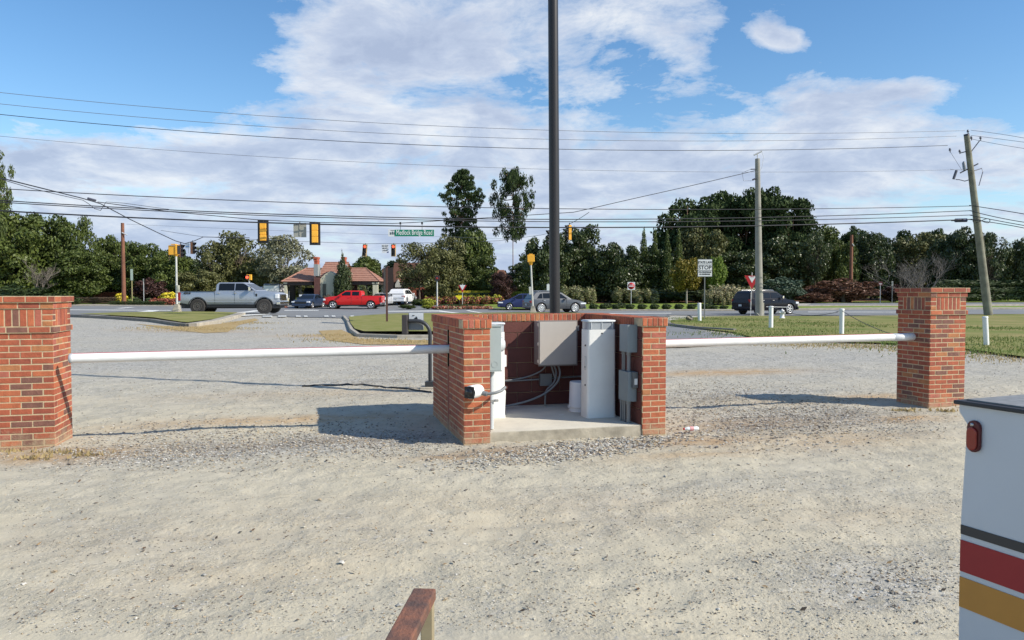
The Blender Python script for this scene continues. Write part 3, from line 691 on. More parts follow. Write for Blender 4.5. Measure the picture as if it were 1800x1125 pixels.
# security camera
sc = thing('security_camera', 'white bullet security camera on a bent grey arm at the left brick end', 'camera', tuple(E(.085, -.135, .575)), A15+R(-42), scale=(1.45,1.45,1.45))
m = MB(); m.lathe([(0, .085), (.03, .085), (.045, .07), (.049, .04), (.049, -.06), (.046, -.066)], axis='y', n=20); m.build('housing', armw, sc)
m = MB(); m.box((-.041,-.078,-.043), (.041,-.0665,.043)); m.build('lens_hood', blk, sc, bevel=.008)
m = MB(); m.lathe([(.030, -.0785), (.030, -.083), (0, -.083)], axis='y', n=20); m.build('lens', mat('lens_black', (.02, .02, .022), .1), sc)
m = MB(); m.tube([(.02,.04,-.012), (.08,.055,-.02), (.13,.085,-.012), (.155,.13,0.0), (.16,.18,.02)], .011, 10); m.tube([(.03,.04,-.012), (.08,.05,-.02)], .018, 10); m.build('arm', pvc, sc)

# ---- tall dark pole
pm = mat('bronze_pole', (.026, .023, .024), .40, metal=.2, var=.1, vscale=2)
tp = thing('lamp_pole', 'tall dark bronze round pole rising behind the enclosure to the top of the picture', 'pole', (.665, 11.73, 0)); tp.rotation_euler = (0, R(-.45), 0)
m = MB(); m.tube([(0,0,0), (0,0,11)], [.081, .072], 28); m.build('shaft', pm, tp)
m = MB(); m.lathe([(.17, 0), (.17, .03), (.11, .05), (.09, .10), (.082, .10)], n=28); m.build('base_cover', pm, tp)
# ---- gooseneck reader
gp = thing('gooseneck_post', 'black bent gooseneck post with a card reader, left of the brick enclosure', 'reader post', (-1.385, 12.95, 0))
blkm = mat('black_metal', (.035, .037, .042), .45)
pts = [(0,0,.06), (0,0,.92)]
for k in range(1, 8): a = R(90*k/7); pts.append((-.22+.22*math.cos(a), 0, .92+.22*math.sin(a)))
pts.append((-.36, 0, 1.14)); m = MB(); m.tube(pts, .032, 14); m.build('post', blkm, gp)
m = MB(); m.box((-.08,-.08,.03), (.08,.08,.12)); m.build('base_collar', blkm, gp, bevel=.006)
m = MB(); m.box((-.16,-.14,-.02), (.16,.14,.03)); m.build('footing', conc, gp, bevel=.01)
m = MB(); m.box((-.46,-.10,.92), (-.375,.10,1.24)); m.build('hood', mat('reader_dark', (.05, .042, .042), .6), gp, bevel=.006)
m = MB(); m.box((-.37,.05,.98), (-.115,.11,1.28)); m.build('reader_box', mat('reader_box', (.20, .215, .22), .5), gp, bevel=.012)
m = MB(); m.box((-.36,.042,1.145), (-.125,.0495,1.27)); m.build('reader_face', mat('reader_white', (.66, .68, .69), .4), gp, bevel=.003)
m = MB(); m.prism([(-.28,1.155),(-.21,1.155),(-.215,1.19),(-.235,1.215),(-.25,1.19),(-.265,1.185)], .036, .0415); m.build('reader_emblem', blk, gp)
m = MB(); m.box((-.30,.036,1.225), (-.265,.0415,1.235)); m.build('reader_mark', blk, gp)

# ---- trailer at the right
tr = thing('trailer', 'white trailer body with black, red and orange stripes at the lower right corner', 'trailer', (1.211, 2.05, 0), 0)
th = math.atan2(-.92, .386)      # local +x runs along the striped side towards the camera
tr.rotation_euler = (0, 0, th)
twh = mat('trailer_white', (.55, .58, .62), .35, var=.05, vscale=2, coat=.3)
TL, TWd, zt_, zb_ = 2.6, 1.0, 1.318, .42
m = MB(); m.prism([(.012, zt_-.05), (-.012, zt_-.018), (-.012, zt_), (TL, zt_), (TL, zb_), (.0, zb_), (.0, zt_-.30)], 0, TWd); m.build('body', twh, tr, fixn=True)
m = MB(); m.box((-.022,-.012,zt_+.001), (TL,TWd+.012,zt_+.012)); m.build('roof_edge', mat('roof_black', (.03, .03, .033), .6), tr, bevel=.003)
m = MB(); m.box((0.0,.012,zt_+.0125), (TL-.02,TWd-.012,zt_+.016)); m.build('roof', mat('roof_grey', (.20, .21, .22), .9, var=.2, vscale=40), tr)
def stripe(z1, z2, mt_, slope=0):
    m = MB(); m.add([(.0005,-.0025,z1), (TL,-.0025,z1+slope), (TL,-.0025,z2+slope), (.0005,-.0025,z2), (.0005,-.0005,z1), (TL,-.0005,z1+slope), (TL,-.0005,z2+slope), (.0005,-.0005,z2)], [(0,1,2,3), (3,2,6,7), (0,4,5,1), (0,3,7,4)])
    m.build('stripe', mt_, tr)
zz_ = lambda py: 1.62-(py-514)/(1350/2.05)
stripe(zz_(942), zz_(925.5), mat('stripe_black', (.045, .042, .042), .5)); stripe(zz_(1008.5), zz_(952.5), mat('stripe_red', (.33, .012, .018), .45, var=.05)); stripe(zz_(1072.5), zz_(1018.5), mat('stripe_orange', (.52, .235, .04), .45, var=.05))
ml = MB(); zc_ = zz_(764); xx0 = .036
def cap(x0, zc2, w2, h2, n=7):
    pts = []
    for k in range(n+1): a = R(180*k/n); pts.append((x0+w2*math.cos(a), zc2+h2-w2+w2*math.sin(a)))
    for k in range(n+1): a = R(180+180*k/n); pts.append((x0+w2*math.cos(a), zc2-h2+w2+w2*math.sin(a)))
    return pts
ml.prism(cap(xx0, zc_, .018, .042), -.011, 0); ml.build('marker_base', mat('marker_base', (.10, .012, .012), .5), tr, bevel=.002, fixn=True)
ml = MB(); ml.prism(cap(xx0-.001, zc_-.006, .0145, .031), -.017, -.0115); ml.build('marker_lens', mat('marker_lens', (.26, .014, .006), .3, spec=.5, coat=.3), tr, bevel=.005, fixn=True)
ml = MB(); ml.lathe([(0, -.014), (.005, -.0135), (.005, -.0112)], (xx0-.002, 0, zc_+.031), 8, axis='y'); ml.build('screw', steel, tr)
m = MB(); m.lathe([(0, -.02), (.17, -.02), (.29, .0), (.30, .05), (.29, .14), (.17, .16), (0, .16)], (1.3, .1, .30), 24, axis='y'); m.build('wheel', mat('rubber', (.02, .02, .02), .8), tr)
m = MB(); m.lathe([(0, -.02), (.17, -.02), (.29, .0), (.30, .05), (.29, .14), (.17, .16), (0, .16)], (1.3, TWd-.24, .30), 24, axis='y'); m.build('wheel', mat('rubber', (.02, .02, .02), .8), tr)
m = MB(); m.box((.05,.1,.34), (TL-.05,TWd-.1,.419)); m.build('chassis', blkm, tr)
for yy_ in (.1, TWd-.16): m = MB(); m.box((.1,yy_,0), (.15,yy_+.05,.339)); m.build('stand_leg', blkm, tr)
# ---- rusty rail
rust = mat('rust_brown', (.25, .105, .06), .7, col2=(.10, .060, .048), vscale=14, bump=.6, bscale=80)
rd = thing('handrail', 'rusty brown square steel handrail end with its post at the bottom edge', 'handrail', (-.222, 1.93, 0), 0)
dr = V3((.087, 1, 0)).normalized(); rd.rotation_euler = (0, 0, math.atan2(-dr.y, -dr.x))   # local +x runs back to the camera
m = MB(); m.box((0,-.029,.838), (1.5,.029,.868)); m.build('rail', rust, rd, bevel=.004)
pst = mat('post_olive', (.34, .28, .17), .6, var=.15, vscale=10)
for xx_ in (.012, 1.3): m = MB(); m.box((xx_,-.005,0), (xx_+.03,.027,.8375)) if xx_ > 1 else m.box((xx_,-.003,0), (xx_+.028,.027,.8375)); m.build('post', pst, rd, bevel=.002)

# ---- litter and ground cable
bt = thing('plastic_bottle', 'crushed clear plastic bottle with a red cap lying right of the enclosure', 'bottle', (*gpix(1217, 760), .035), R(14), scale=(.8,.8,.8))
m = MB(); m.lathe([(.0, -.11), (.026, -.108), (.031, -.09), (.028, -.04), (.032, -.01), (.026, .02), (.031, .05), (.022, .085), (.013, .10), (.013, .112)], axis='x', n=12); b_o = m.build('shell', mat('bottle_clear', (.75, .78, .78), .15, spec=.8), bt); b_o.scale = (-1, 1, 1)
m = MB(); m.lathe([(0, -.128), (.016, -.127), (.016, -.108)], axis='x', n=10); m.build('bottle_cap', mat('cap_red', (.6, .02, .02), .4), bt)
m = MB(); m.lathe([(.0325, .0-.03), (.0335, .0), (.0325, .03)], axis='x', n=12); m.build('bottle_label', mat('bottle_label', (.62, .30, .30), .5), bt)
def gcable(label, pp, r):
    m = MB(); P = []
    for i in range(len(pp)-1):
        for k in range(10):
            u = k/10; px = pp[i][0]*(1-u)+pp[i+1][0]*u; py = pp[i][1]*(1-u)+pp[i+1][1]*u+.5*math.sin((i*10+k)*.9)
            x, y = gpix(px, py); P.append((x, y, float(gz_near(x, y))+r*.8))
    m.tube(P, r, 6); o = m.build('ground_cable', blk); tag(o, label, 'cable')
gcable('black cable lying in a shallow bow on the gravel by the gooseneck post', [(530, 680), (600, 676), (640, 676), (690, 683), (765, 690)], .014)
# white card scrap on slab
m = MB(); m.box((-.035,-.02,0), (.035,.02,.004)); o = m.build('paper_scrap', armw); o.location = tuple(E(1.42, .93, .1005)); o.rotation_euler = (.1, 0, .3); tag(o, 'small white paper scrap on the slab below the bucket', 'litter')
# ================================================================ vehicles
glass = mat('car_glass', (.010, .013, .017), .08, spec=.35); tyre = mat('tyre_rubber', (.045, .041, .038), .9); trim = mat('car_trim', (.018, .018, .02), .5)
chrome = mat('chrome', (.75, .76, .78), .15, metal=1); alloy = mat('alloy', (.62, .62, .64), .25, metal=.6); headl = mat('headlight', (.75, .77, .8), .1, spec=.9); taill = mat('tail_red', (.30, .01, .012), .2)
plate = mat('number_plate', (.6, .6, .58), .5)
def arch(cx, r, z0, n=9):
    a0 = math.asin(min(.95, (z0-ARZ)/r)); return [(cx-r*math.cos(a0+(math.pi-2*a0)*k/n), ARZ+r*math.sin(a0+(math.pi-2*a0)*k/n)) for k in range(n+1)]
def vehicle(name, label, cat, loc, rz, paint, S, group=None, side=(-1, 1)):
    """S: dict L W r wx(rear,front) sill top(list rear->front) cab(list) wins ws rw clr"""
    global ARZ
    t_ = thing(name, label, cat, loc, rz, group)
    L, W, r = S['L'], S['W'], S['r']; ARZ = r; H2 = W/2; ox = -L/2
    up = [(x+ox, z) for x, z in S['top']]; sill = S['sill']
    low = []
    ra = r*1.17
    for cx in S['wx']: low += [(x, z) for x, z in arch(cx+ox, ra, sill)]
    low = [(up[0][0]+.02, sill+.12)] + low + [(up[-1][0]-.02, sill+.08)]
    poly = up + low[::-1]
    m = MB(); m.prism(poly, -H2, H2); bo = m.build('body', paint, t_, fixn=True)
    bm = bmesh.new(); bm.from_mesh(bo.data); zt0 = max(z for x, z in up); xa, xb = up[0][0], up[-1][0]
    for k in range(1, 7): bmesh.ops.bisect_plane(bm, geom=bm.verts[:]+bm.edges[:]+bm.faces[:], plane_co=(0, 0, sill+(zt0-sill)*k/7+.003), plane_no=(0, 0, 1))
    for k in (.03, .07, .12, .2, .35, .5, .65, .8, .88, .93, .97): bmesh.ops.bisect_plane(bm, geom=bm.verts[:]+bm.edges[:]+bm.faces[:], plane_co=(xa+(xb-xa)*k+.003, 0, 0), plane_no=(1, 0, 0))
    for v in bm.verts:
        u = (v.co.z-sill)/(zt0-sill); q = abs((v.co.x-(xa+xb)/2)/((xb-xa)/2))
        k = 1-.055*max(0, u-.55)**1.6/.28-.05*max(0, .35-u)**1.5/.2-.10*max(0, q-.80)**1.6/.076*(1 if v.co.x > 0 else .5)
        for cx in S['wx']:
            dd = math.hypot(v.co.x-(cx+ox), v.co.z-r); k += .012*math.exp(-((dd-ra)/.12)**2)
        v.co.y *= k
    bm.to_mesh(bo.data); bm.free(); bo.data.polygons.foreach_set('use_smooth', [True]*len(bo.data.polygons)); bo.data.set_sharp_from_angle(angle=R(32))
    b_ = bo.modifiers.new('bevel', 'BEVEL'); b_.width = .035; b_.segments = 2; b_.limit_method = 'ANGLE'; b_.angle_limit = R(38)
    # dark underbody / arches
    m = MB(); m.prism([(up[0][0]+.12, sill+.16), (up[0][0]+.2, r*.75), (up[-1][0]-.2, r*.75), (up[-1][0]-.1, sill+.14), (S['wx'][1]+ox+ra, .9*r*2), (S['wx'][0]+ox-ra, .9*r*2)], -H2+.10, H2-.10); m.build('underbody', trim, t_, fixn=True)
    sx0, sx1 = S['wx'][0]+ox+ra+.03, S['wx'][1]+ox-ra-.03
    if S.get('step'):
        for sd_ in (-1, 1):
          m = MB(); m.box((sx0, sd_*H2-.06 if sd_ > 0 else -H2-.04, sill-.17), (sx1, sd_*H2+.04 if sd_ > 0 else -H2+.06, sill-.05))
          m.build('side_step', trim, t_)
    if S.get('archtrim'):
        for cx in S['wx']:
            for sd_ in side:
                m = MB(); P1 = arch(cx+ox, ra+.035, sill); m.tube([(x, sd_*(H2-.01), z) for x, z in P1], .03, 6); m.build('arch_trim', S['archtrim'], t_)
    # cab
    zb = S['belt']; zt2 = max(z for x, z in S['cab']); tum = S.get('tum', .17)
    wy = lambda z: (H2-.035) - max(0, (z-zb))/(zt2-zb)*tum
    cab = [(x+ox, z) for x, z in S['cab']]
    m = MB(); m.prism(cab, 0, 0, f=lambda x, z, s_: s_*wy(z)); m.build('cabin', S.get('cabpaint', paint), t_, bevel=.05, bseg=3, fixn=True)
    def win(poly, nm='side_window', mt_=glass, off=.006, th_=.004):
        for sd_ in (-1, 1):
            m = MB(); P1 = [(x+ox, sd_*(wy(z)+off), z) for x, z in poly]; P0 = [(x+ox, sd_*(wy(z)+off-th_), z) for x, z in poly]
            n = len(P1); f = [tuple(range(n))] + [(i, (i+1) % n, (i+1) % n+n, i+n) for i in range(n)]
            m.add(P1+P0, f); m.build(nm, mt_, t_, fixn=False)
    for q in S['wins']: win(q)
    def screen(p0, p1, nm, sgn):
        (x0, z0_), (x1, z1_) = p0, p1; x0 += ox; x1 += ox; a, b = .10, .90
        d = V3((z1_-z0_, 0, -(x1-x0))).normalized()*(sgn)*.008
        q = []
        for u in (a, b):
            x = x0+(x1-x0)*u; z = z0_+(z1_-z0_)*u; y = wy(z)-.07; q += [V3((x, -y, z))+d, V3((x, y, z))+d]
        qq = [q[0], q[1], q[3], q[2]]; m = MB(); m.add(qq+[v-d*.6 for v in qq], [(0,1,2,3), (0,4,5,1), (1,5,6,2), (2,6,7,3), (3,7,4,0)]); m.build(nm, glass, t_)
    screen(S['ws'][0], S['ws'][1], 'windscreen', 1); screen(S['rw'][0], S['rw'][1], 'rear_window', -1)
    # wheels
    tw = S.get('tw', .24)
    for cx in S['wx']:
        for sd_ in (-1, 1):
            yo = sd_*(H2-.02) if not S.get('wide') else sd_*(H2+.05); yi = yo-sd_*tw; x = cx+ox
            wh = MB(); k = -sd_
            prof = [(r*.62, yo-sd_*.0), (r*.66, yo), (r*.93, yo+k*.0), (r, yo+k*.04), (r, yi-k*.04), (r*.93, yi), (0, yi)]
            wh.lathe(prof, (x, 0, r), 28, axis='y', smooth=False); w_o = wh.build('wheel', tyre, t_, fixn=True)
            rm = MB(); rr = r*S.get('rim', .64)
            rm.lathe([(rr*1.03, yo-sd_*.0), (rr*1.03, yo+sd_*.004), (rr*.93, yo-sd_*.015), (rr*.90, yo-sd_*.07), (0, yo-sd_*.075)], (x, 0, r), 24, axis='y', mi=1)
            rm.lathe([(rr*1.04, yo-sd_*.002), (rr*1.04, yo+sd_*.008), (rr*.90, yo+sd_*.006), (rr*.90, yo-sd_*.03)], (x, 0, r), 24, axis='y', mi=0)
            ns = S.get('spokes', 6)
            for q in range(ns):
                a = 2*math.pi*q/ns+.2; ca_, sa_ = math.cos(a), math.sin(a); wd = rr*.13
                P = [(.10, -1), (.95, -1.25), (.95, 1.25), (.10, 1)]
                vs = [(x+ca_*rr*u-sa_*wd*v, yo-sd_*.004, r+sa_*rr*u+ca_*wd*v) for u, v in P]; vs += [(a1, yo-sd_*.06, c1) for a1, b1, c1 in vs]
                rm.add(vs, [(0,1,2,3), (0,4,5,1), (1,5,6,2), (2,6,7,3), (3,7,4,0)], 0)
            rm.lathe([(rr*.2, yo-sd_*.05), (rr*.2, yo+sd_*.0), (0, yo+sd_*.002)], (x, 0, r), 12, axis='y', mi=0)
            rm.build('rim', [S.get('rimm', alloy), trim], w_o, fixn=True)
    xr, xf = up[0][0], up[-1][0]; hz = S['hz']; tz = S['tz']
    for sd_ in (-1, 1):
        ya, yb = (H2-.30, H2+.006) if sd_ > 0 else (-H2-.006, -H2+.30)
        m = MB(); m.box((xf-S.get('hx', .22), ya, hz[0]), (xf+.008, yb, hz[1])); m.build('headlight', headl, t_, bevel=.03)
        ya, yb = (H2-S.get('tlw', .18), H2+.006) if sd_ > 0 else (-H2-.006, -H2+S.get('tlw', .18))
        m = MB(); m.box((xr-.008, ya, tz[0]), (xr+S.get('tx', .16), yb, tz[1])); m.build('taillight', taill, t_, bevel=.02)
        mx = S['mir'][0]+ox; mz = S['mir'][1]; y0_ = sd_*(H2-.04); y1_ = sd_*(H2+.24); 
        m = MB(); m.box((mx-.07, min(y0_+sd_*.08, y1_), mz), (mx+.06, max(y0_+sd_*.08, y1_), mz+S.get('mh', .17))); m.box((mx-.03, min(y0_, y1_-sd_*.1), mz+.01), (mx+.03, max(y0_, y1_-sd_*.1), mz+.05)); m.build('wing_mirror', S.get('mirm', paint), t_, bevel=.025)
        for hx_, hz_ in S.get('handles', []):
            m = MB(); yy_ = sd_*(H2+.004); m.box((hx_+ox-.09, min(yy_, yy_+sd_*.03), hz_), (hx_+ox+.09, max(yy_, yy_+sd_*.03), hz_+.035)); m.build('door_handle', S.get('handm', paint), t_, bevel=.008)
        for dx_, z0_, z1_ in S.get('seams', []):
            m = MB(); yy_ = sd_*(H2+.0015); m.box((dx_+ox-.008, min(yy_, yy_-sd_*.01), z0_), (dx_+ox+.008, max(yy_, yy_-sd_*.01), z1_)); m.build('door_seam', trim, t_)
    m = MB(); m.box((xf-.05, -H2+.32, hz[0]-.22), (xf+.012, H2-.32, hz[1]-.02)); m.build('grille', S.get('grm', trim), t_, bevel=.02)
    bmat = S.get('bump', trim)
    m = MB(); m.box((xf-.14, -H2+.02, sill-.02), (xf+S.get('bo', .05), H2-.02, sill+.20)); m.build('front_bumper', bmat, t_, bevel=.05, bseg=3)
    m = MB(); m.box((xr-S.get('bo', .05), -H2+.02, sill+.02), (xr+.14, H2-.02, sill+.22)); m.build('rear_bumper', bmat, t_, bevel=.05, bseg=3)
    m = MB(); m.box((xr-S.get('bo', .05)-.012, -.16, sill+.26), (xr-.002, .16, sill+.42)); m.build('number_plate', plate, t_)
    if S.get('rails'):
        m = MB()
        for sd_ in (-1, 1):
            y = sd_*(wy(zt2)-.08); m.tube([(S['rails'][0]+ox, y, zt2-.01), (S['rails'][0]+ox+.1, y, zt2+.05), (S['rails'][1]+ox-.1, y, zt2+.05), (S['rails'][1]+ox, y, zt2-.01)], .02, 6)
        m.build('roof_rail', alloy, t_)
    if S.get('extra'): S['extra'](t_, ox, H2, wy)
    return t_
def cp_(nm, col, rough=.28, metal=.0): return mat(nm, col, rough, metal=metal, coat=.35, spec=.4)
silver = cp_('paint_silver', (.42, .45, .51), .32, .5); red = cp_('paint_red', (.62, .012, .010)); greyp = cp_('paint_grey', (.085, .09, .10), .35, .3)
bluep = cp_('paint_blue', (.03, .04, .12), .35, .2); blackp = mat('paint_black', (.004, .004, .010), .25, spec=.25, coat=.08); navy = cp_('paint_navy', (.03, .05, .10), .3, .2); whitep = cp_('paint_white', (.80, .80, .80)); darkp = cp_('paint_charcoal', (.05, .055, .06))
silver2 = cp_('paint_silver_pale', (.55, .56, .58), .3, .3)
matte_rim = mat('rim_black', (.10, .09, .08), .5)
paint_m = mat('moulding_silver', (.40, .43, .48), .3, metal=.4)
def f250x(t_, ox, H2, wy):
    m = MB(); m.box((.25+ox, -H2+.12, 1.36), (2.38+ox, H2-.12, 1.425)); m.build('bed_cover', trim, t_)
    m = MB(); 
    for sd_ in (-1, 1): m.box((.12+ox, min(sd_*(H2-.03), sd_*(H2+.004)), 1.415), (2.44+ox, max(sd_*(H2-.03), sd_*(H2+.004)), 1.45))
    m.build('bed_rail', trim, t_)
    text_mesh('bed_decal', '4X4', .17, trim, t_, (.72+ox, -H2-.003, 1.30), xs=1.5, bold=.008)
    m = MB(); m.box((5.02+ox, -H2-.006, 1.10), (5.13+ox, -H2, 1.28)); m.build('fender_badge', trim, t_, bevel=.02)
    m = MB(); m.box((6.30+ox, -H2+.15, .48), (6.52+ox, H2-.15, .66)); m.build('lower_valance', trim, t_, bevel=.03)
    m = MB()
    for z in (.86, .98, 1.10): m.box((6.475+ox, -.62, z), (6.502+ox, .62, z+.06))
    m.build('grille_bar', chrome, t_)
    for sd_ in (-1, 1):
        m = MB(); y_ = sd_*(H2+.001); m.box((1.95+ox, min(y_, y_+sd_*.012), .74), (5.0+ox, max(y_, y_+sd_*.012), .79)); m.build('side_moulding', chrome if 0 else paint_m, t_)
F250 = dict(L=6.5, W=2.03, r=.475, wx=(1.38, 5.55), sill=.60, belt=1.44, top=[(.13, .70), (.10, 1.38), (.12, 1.43), (2.44, 1.43), (2.455, 1.30), (2.47, 1.44), (5.05, 1.47), (5.6, 1.44), (6.25, 1.34), (6.42, 1.22), (6.48, .80), (6.46, .66)],
    cab=[(2.50, 1.40), (2.52, 1.85), (2.66, 1.985), (4.15, 1.99), (4.30, 1.95), (5.12, 1.46), (5.1, 1.38)], wins=[[(2.70, 1.485), (3.68, 1.485), (3.68, 1.92), (2.76, 1.92), (2.70, 1.86)], [(3.74, 1.485), (4.93, 1.485), (4.33, 1.87), (4.18, 1.92), (3.74, 1.92)]],
    ws=((5.12, 1.46), (4.30, 1.95)), rw=((2.50, 1.42), (2.55, 1.90)), hz=(.98, 1.26), tz=(.84, 1.36), mir=(4.72, 1.46), mh=.26, mirm=chrome, handles=[(2.72, 1.30), (3.75, 1.30)], handm=chrome, seams=[(2.46, .66, 1.43), (3.70, .66, 1.46), (4.95, .66, 1.46)], bump=chrome, bo=.10, step=1, rimm=matte_rim, rim=.56, spokes=10, tw=.30, wide=1, extra=f250x, tlw=.12, archtrim=trim)
def Z(x, y): return zf(x, y)+.035
x, y = WX(407, 49.0), 49.3; vehicle('pickup_truck', 'silver crew cab pickup truck with black wheels crossing the road behind the left grass island', 'pickup truck', (x, y, .26), 0, silver, F250)
def sierx(t_, ox, H2, wy):
    m = MB(); m.box((.25+ox, -H2+.12, 1.20), (1.92+ox, H2-.12, 1.30)); m.build('bed_cover', trim, t_)
SIE = dict(L=5.9, W=2.0, r=.42, wx=(1.12, 4.9), sill=.45, belt=1.28, top=[(.06, .55), (.02, 1.22), (.05, 1.32), (1.98, 1.33), (2.0, 1.2), (2.02, 1.28), (4.5, 1.30), (5.2, 1.24), (5.74, 1.12), (5.84, 1.0), (5.86, .55)],
    cab=[(2.03, 1.25), (2.05, 1.72), (2.18, 1.845), (3.55, 1.85), (3.72, 1.80), (4.52, 1.30), (4.5, 1.2)], wins=[[(2.28, 1.36), (2.98, 1.36), (2.98, 1.74), (2.28, 1.74)], [(3.12, 1.36), (4.22, 1.36), (3.66, 1.72), (3.56, 1.74), (3.12, 1.74)]],
    ws=((4.52, 1.30), (3.72, 1.80)), rw=((2.03, 1.25), (2.08, 1.78)), hz=(.86, 1.04), tz=(.75, 1.2), mir=(4.05, 1.32), mh=.18, handles=[(2.35, 1.14), (3.25, 1.14)], seams=[(2.01, .55, 1.3), (3.05, .5, 1.3), (4.3, .55, 1.28)], bump=chrome, bo=.04, spokes=5, rim=.66, extra=sierx, tlw=.10)
vehicle('pickup_truck', 'bright red crew cab pickup truck facing left in front of the gatehouse', 'pickup truck', (WX(621, 77), 77.5, Z(-16, 77.5)), math.pi, red, SIE)
AUD = dict(L=4.95, W=1.97, r=.40, wx=(.98, 3.98), sill=.34, belt=1.10, top=[(.04, .5), (.0, .80), (.10, 1.08), (.35, 1.12), (3.55, 1.12), (4.2, 1.04), (4.75, .90), (4.92, .74), (4.95, .45)],
    cab=[(.12, 1.06), (.42, 1.55), (.62, 1.70), (1.2, 1.745), (2.4, 1.74), (2.85, 1.66), (3.72, 1.10), (3.6, 1.02)], wins=[[(.62, 1.18), (1.10, 1.18), (1.10, 1.58), (.92, 1.56)], [(1.16, 1.18), (2.05, 1.18), (2.05, 1.62), (1.16, 1.60)], [(2.13, 1.18), (3.28, 1.18), (2.78, 1.55), (2.4, 1.62), (2.13, 1.62)]],
    ws=((3.72, 1.10), (2.85, 1.66)), rw=((.14, 1.08), (.44, 1.56)), hz=(.68, .82), tz=(.80, 1.0), mir=(3.1, 1.10), handles=[(1.25, .98), (2.25, .98)], seams=[(1.12, .8, 1.1), (2.09, .4, 1.1), (3.2, .4, 1.1)], spokes=10, rim=.76, rails=(.8, 2.6), bump=greyp, handm=alloy, tum=.24, hx=.5, tlw=.35)
vehicle('suv_car', 'dark grey SUV facing right, partly hidden by the tall dark pole', 'SUV', (WX(974, 63.8), 64.0, Z(3, 64)), R(19), greyp, AUD)
HAT = dict(L=4.25, W=1.74, r=.315, wx=(.70, 3.25), sill=.30, belt=.98, top=[(.05, .4), (.0, .75), (.08, .98), (3.1, .99), (3.6, .92), (4.1, .74), (4.22, .62), (4.25, .4)],
    cab=[(.08, .95), (.25, 1.32), (.45, 1.45), (2.0, 1.50), (2.35, 1.44), (3.35, .96), (3.2, .9)], wins=[[(.45, 1.03), (1.15, 1.03), (1.15, 1.38), (.52, 1.34)], [(1.22, 1.03), (1.98, 1.03), (1.98, 1.41), (1.22, 1.39)], [(2.06, 1.03), (3.02, 1.03), (2.35, 1.38), (2.06, 1.41)]],
    ws=((3.35, .96), (2.35, 1.44)), rw=((.10, .97), (.27, 1.34)), hz=(.62, .74), tz=(.72, .98), mir=(2.75, .96), mh=.13, handles=[(1.3, .86), (2.15, .86)], seams=[(1.18, .4, .97), (2.02, .36, .97), (3.0, .4, .97)], spokes=5, rim=.68, bump=bluep, tum=.22, hx=.4)
vehicle('hatchback_car', 'small dark blue hatchback facing left behind the dark grey SUV', 'car', (WX(916, 70.5), 70.2, Z(1, 70)), R(184), bluep, HAT)
YUK = dict(L=5.05, W=2.0, r=.42, wx=(1.05, 4.1), sill=.38, belt=1.20, top=[(.04, .5), (.0, .90), (.06, 1.18), (3.72, 1.20), (4.3, 1.14), (4.85, 1.0), (4.99, .85), (5.0, .45)],
    cab=[(.05, 1.16), (.26, 1.66), (.42, 1.80), (1.2, 1.835), (2.6, 1.82), (2.95, 1.76), (3.78, 1.22), (3.7, 1.1)], wins=[[(.50, 1.28), (1.15, 1.28), (1.15, 1.70), (.58, 1.68)], [(1.24, 1.28), (2.15, 1.28), (2.15, 1.71), (1.24, 1.71)], [(2.24, 1.28), (3.42, 1.28), (2.88, 1.66), (2.6, 1.71), (2.24, 1.71)]],
    ws=((3.78, 1.22), (2.95, 1.76)), rw=((.06, 1.18), (.27, 1.68)), hz=(.82, .98), tz=(.95, 1.2), mir=(3.2, 1.24), mh=.2, mirm=chrome, handles=[(1.4, 1.08), (2.4, 1.08)], handm=chrome, seams=[(1.2, .8, 1.2), (2.2, .4, 1.2), (3.35, .45, 1.2)], spokes=6, rim=.74, rails=(.7, 2.7), bump=blackp, tum=.2, hx=.3)
vehicle('suv_car', 'shiny black SUV driving right behind the grey concrete utility pole', 'SUV', (WX(1349, 59.5), 60.0, Z(20, 60)), R(25), blackp, YUK)
SED = dict(L=4.7, W=1.85, r=.33, wx=(.95, 3.75), sill=.28, belt=.95, top=[(.04, .4), (.0, .8), (.12, 1.0), (.8, 1.02), (3.2, .96), (3.9, .90), (4.5, .74), (4.66, .62), (4.7, .38)],
    cab=[(.55, .96), (1.15, 1.34), (1.5, 1.43), (2.2, 1.44), (2.5, 1.38), (3.4, .95), (3.2, .88)], wins=[[(1.05, 1.02), (2.0, 1.02), (2.0, 1.36), (1.4, 1.34)], [(2.07, 1.02), (3.05, 1.02), (2.5, 1.32), (2.07, 1.36)]],
    ws=((3.4, .95), (2.5, 1.38)), rw=((.57, .98), (1.17, 1.35)), hz=(.60, .74), tz=(.75, .9), mir=(2.85, .96), mh=.13, seams=[(2.03, .36, .96)], spokes=5, bump=navy, tum=.24, hx=.3)
vehicle('sedan_car', 'dark navy sedan facing the camera under the left gatehouse roof', 'car', (WX(534, 76.5), 78.6, Z(-20.5, 76)), R(-90-7), navy, SED)
JEE = dict(L=4.4, W=1.88, r=.42, wx=(.8, 3.5), sill=.5, belt=1.2, top=[(.02, .5), (.0, 1.2), (3.0, 1.2), (4.2, 1.12), (4.3, .6)], cab=[(.02, 1.1), (.05, 1.82), (2.4, 1.86), (2.9, 1.2), (2.85, 1.1)], wins=[[(.3, 1.28), (1.2, 1.28), (1.2, 1.7), (.3, 1.7)], [(1.3, 1.28), (2.5, 1.28), (2.3, 1.7), (1.3, 1.7)]],
    ws=((2.9, 1.2), (2.4, 1.86)), rw=((.02, 1.15), (.05, 1.8)), hz=(.9, 1.1), tz=(.9, 1.1), mir=(2.7, 1.25), spokes=5, tum=.1)
vehicle('jeep_car', 'dark boxy off-roader waiting right behind the navy sedan', 'SUV', (WX(545, 84), 85.2, Z(-22, 85)), R(-90), darkp, JEE)
WSU = {**AUD, 'bump': whitep, 'spokes': 5, 'L': 4.95, 'rails': None}
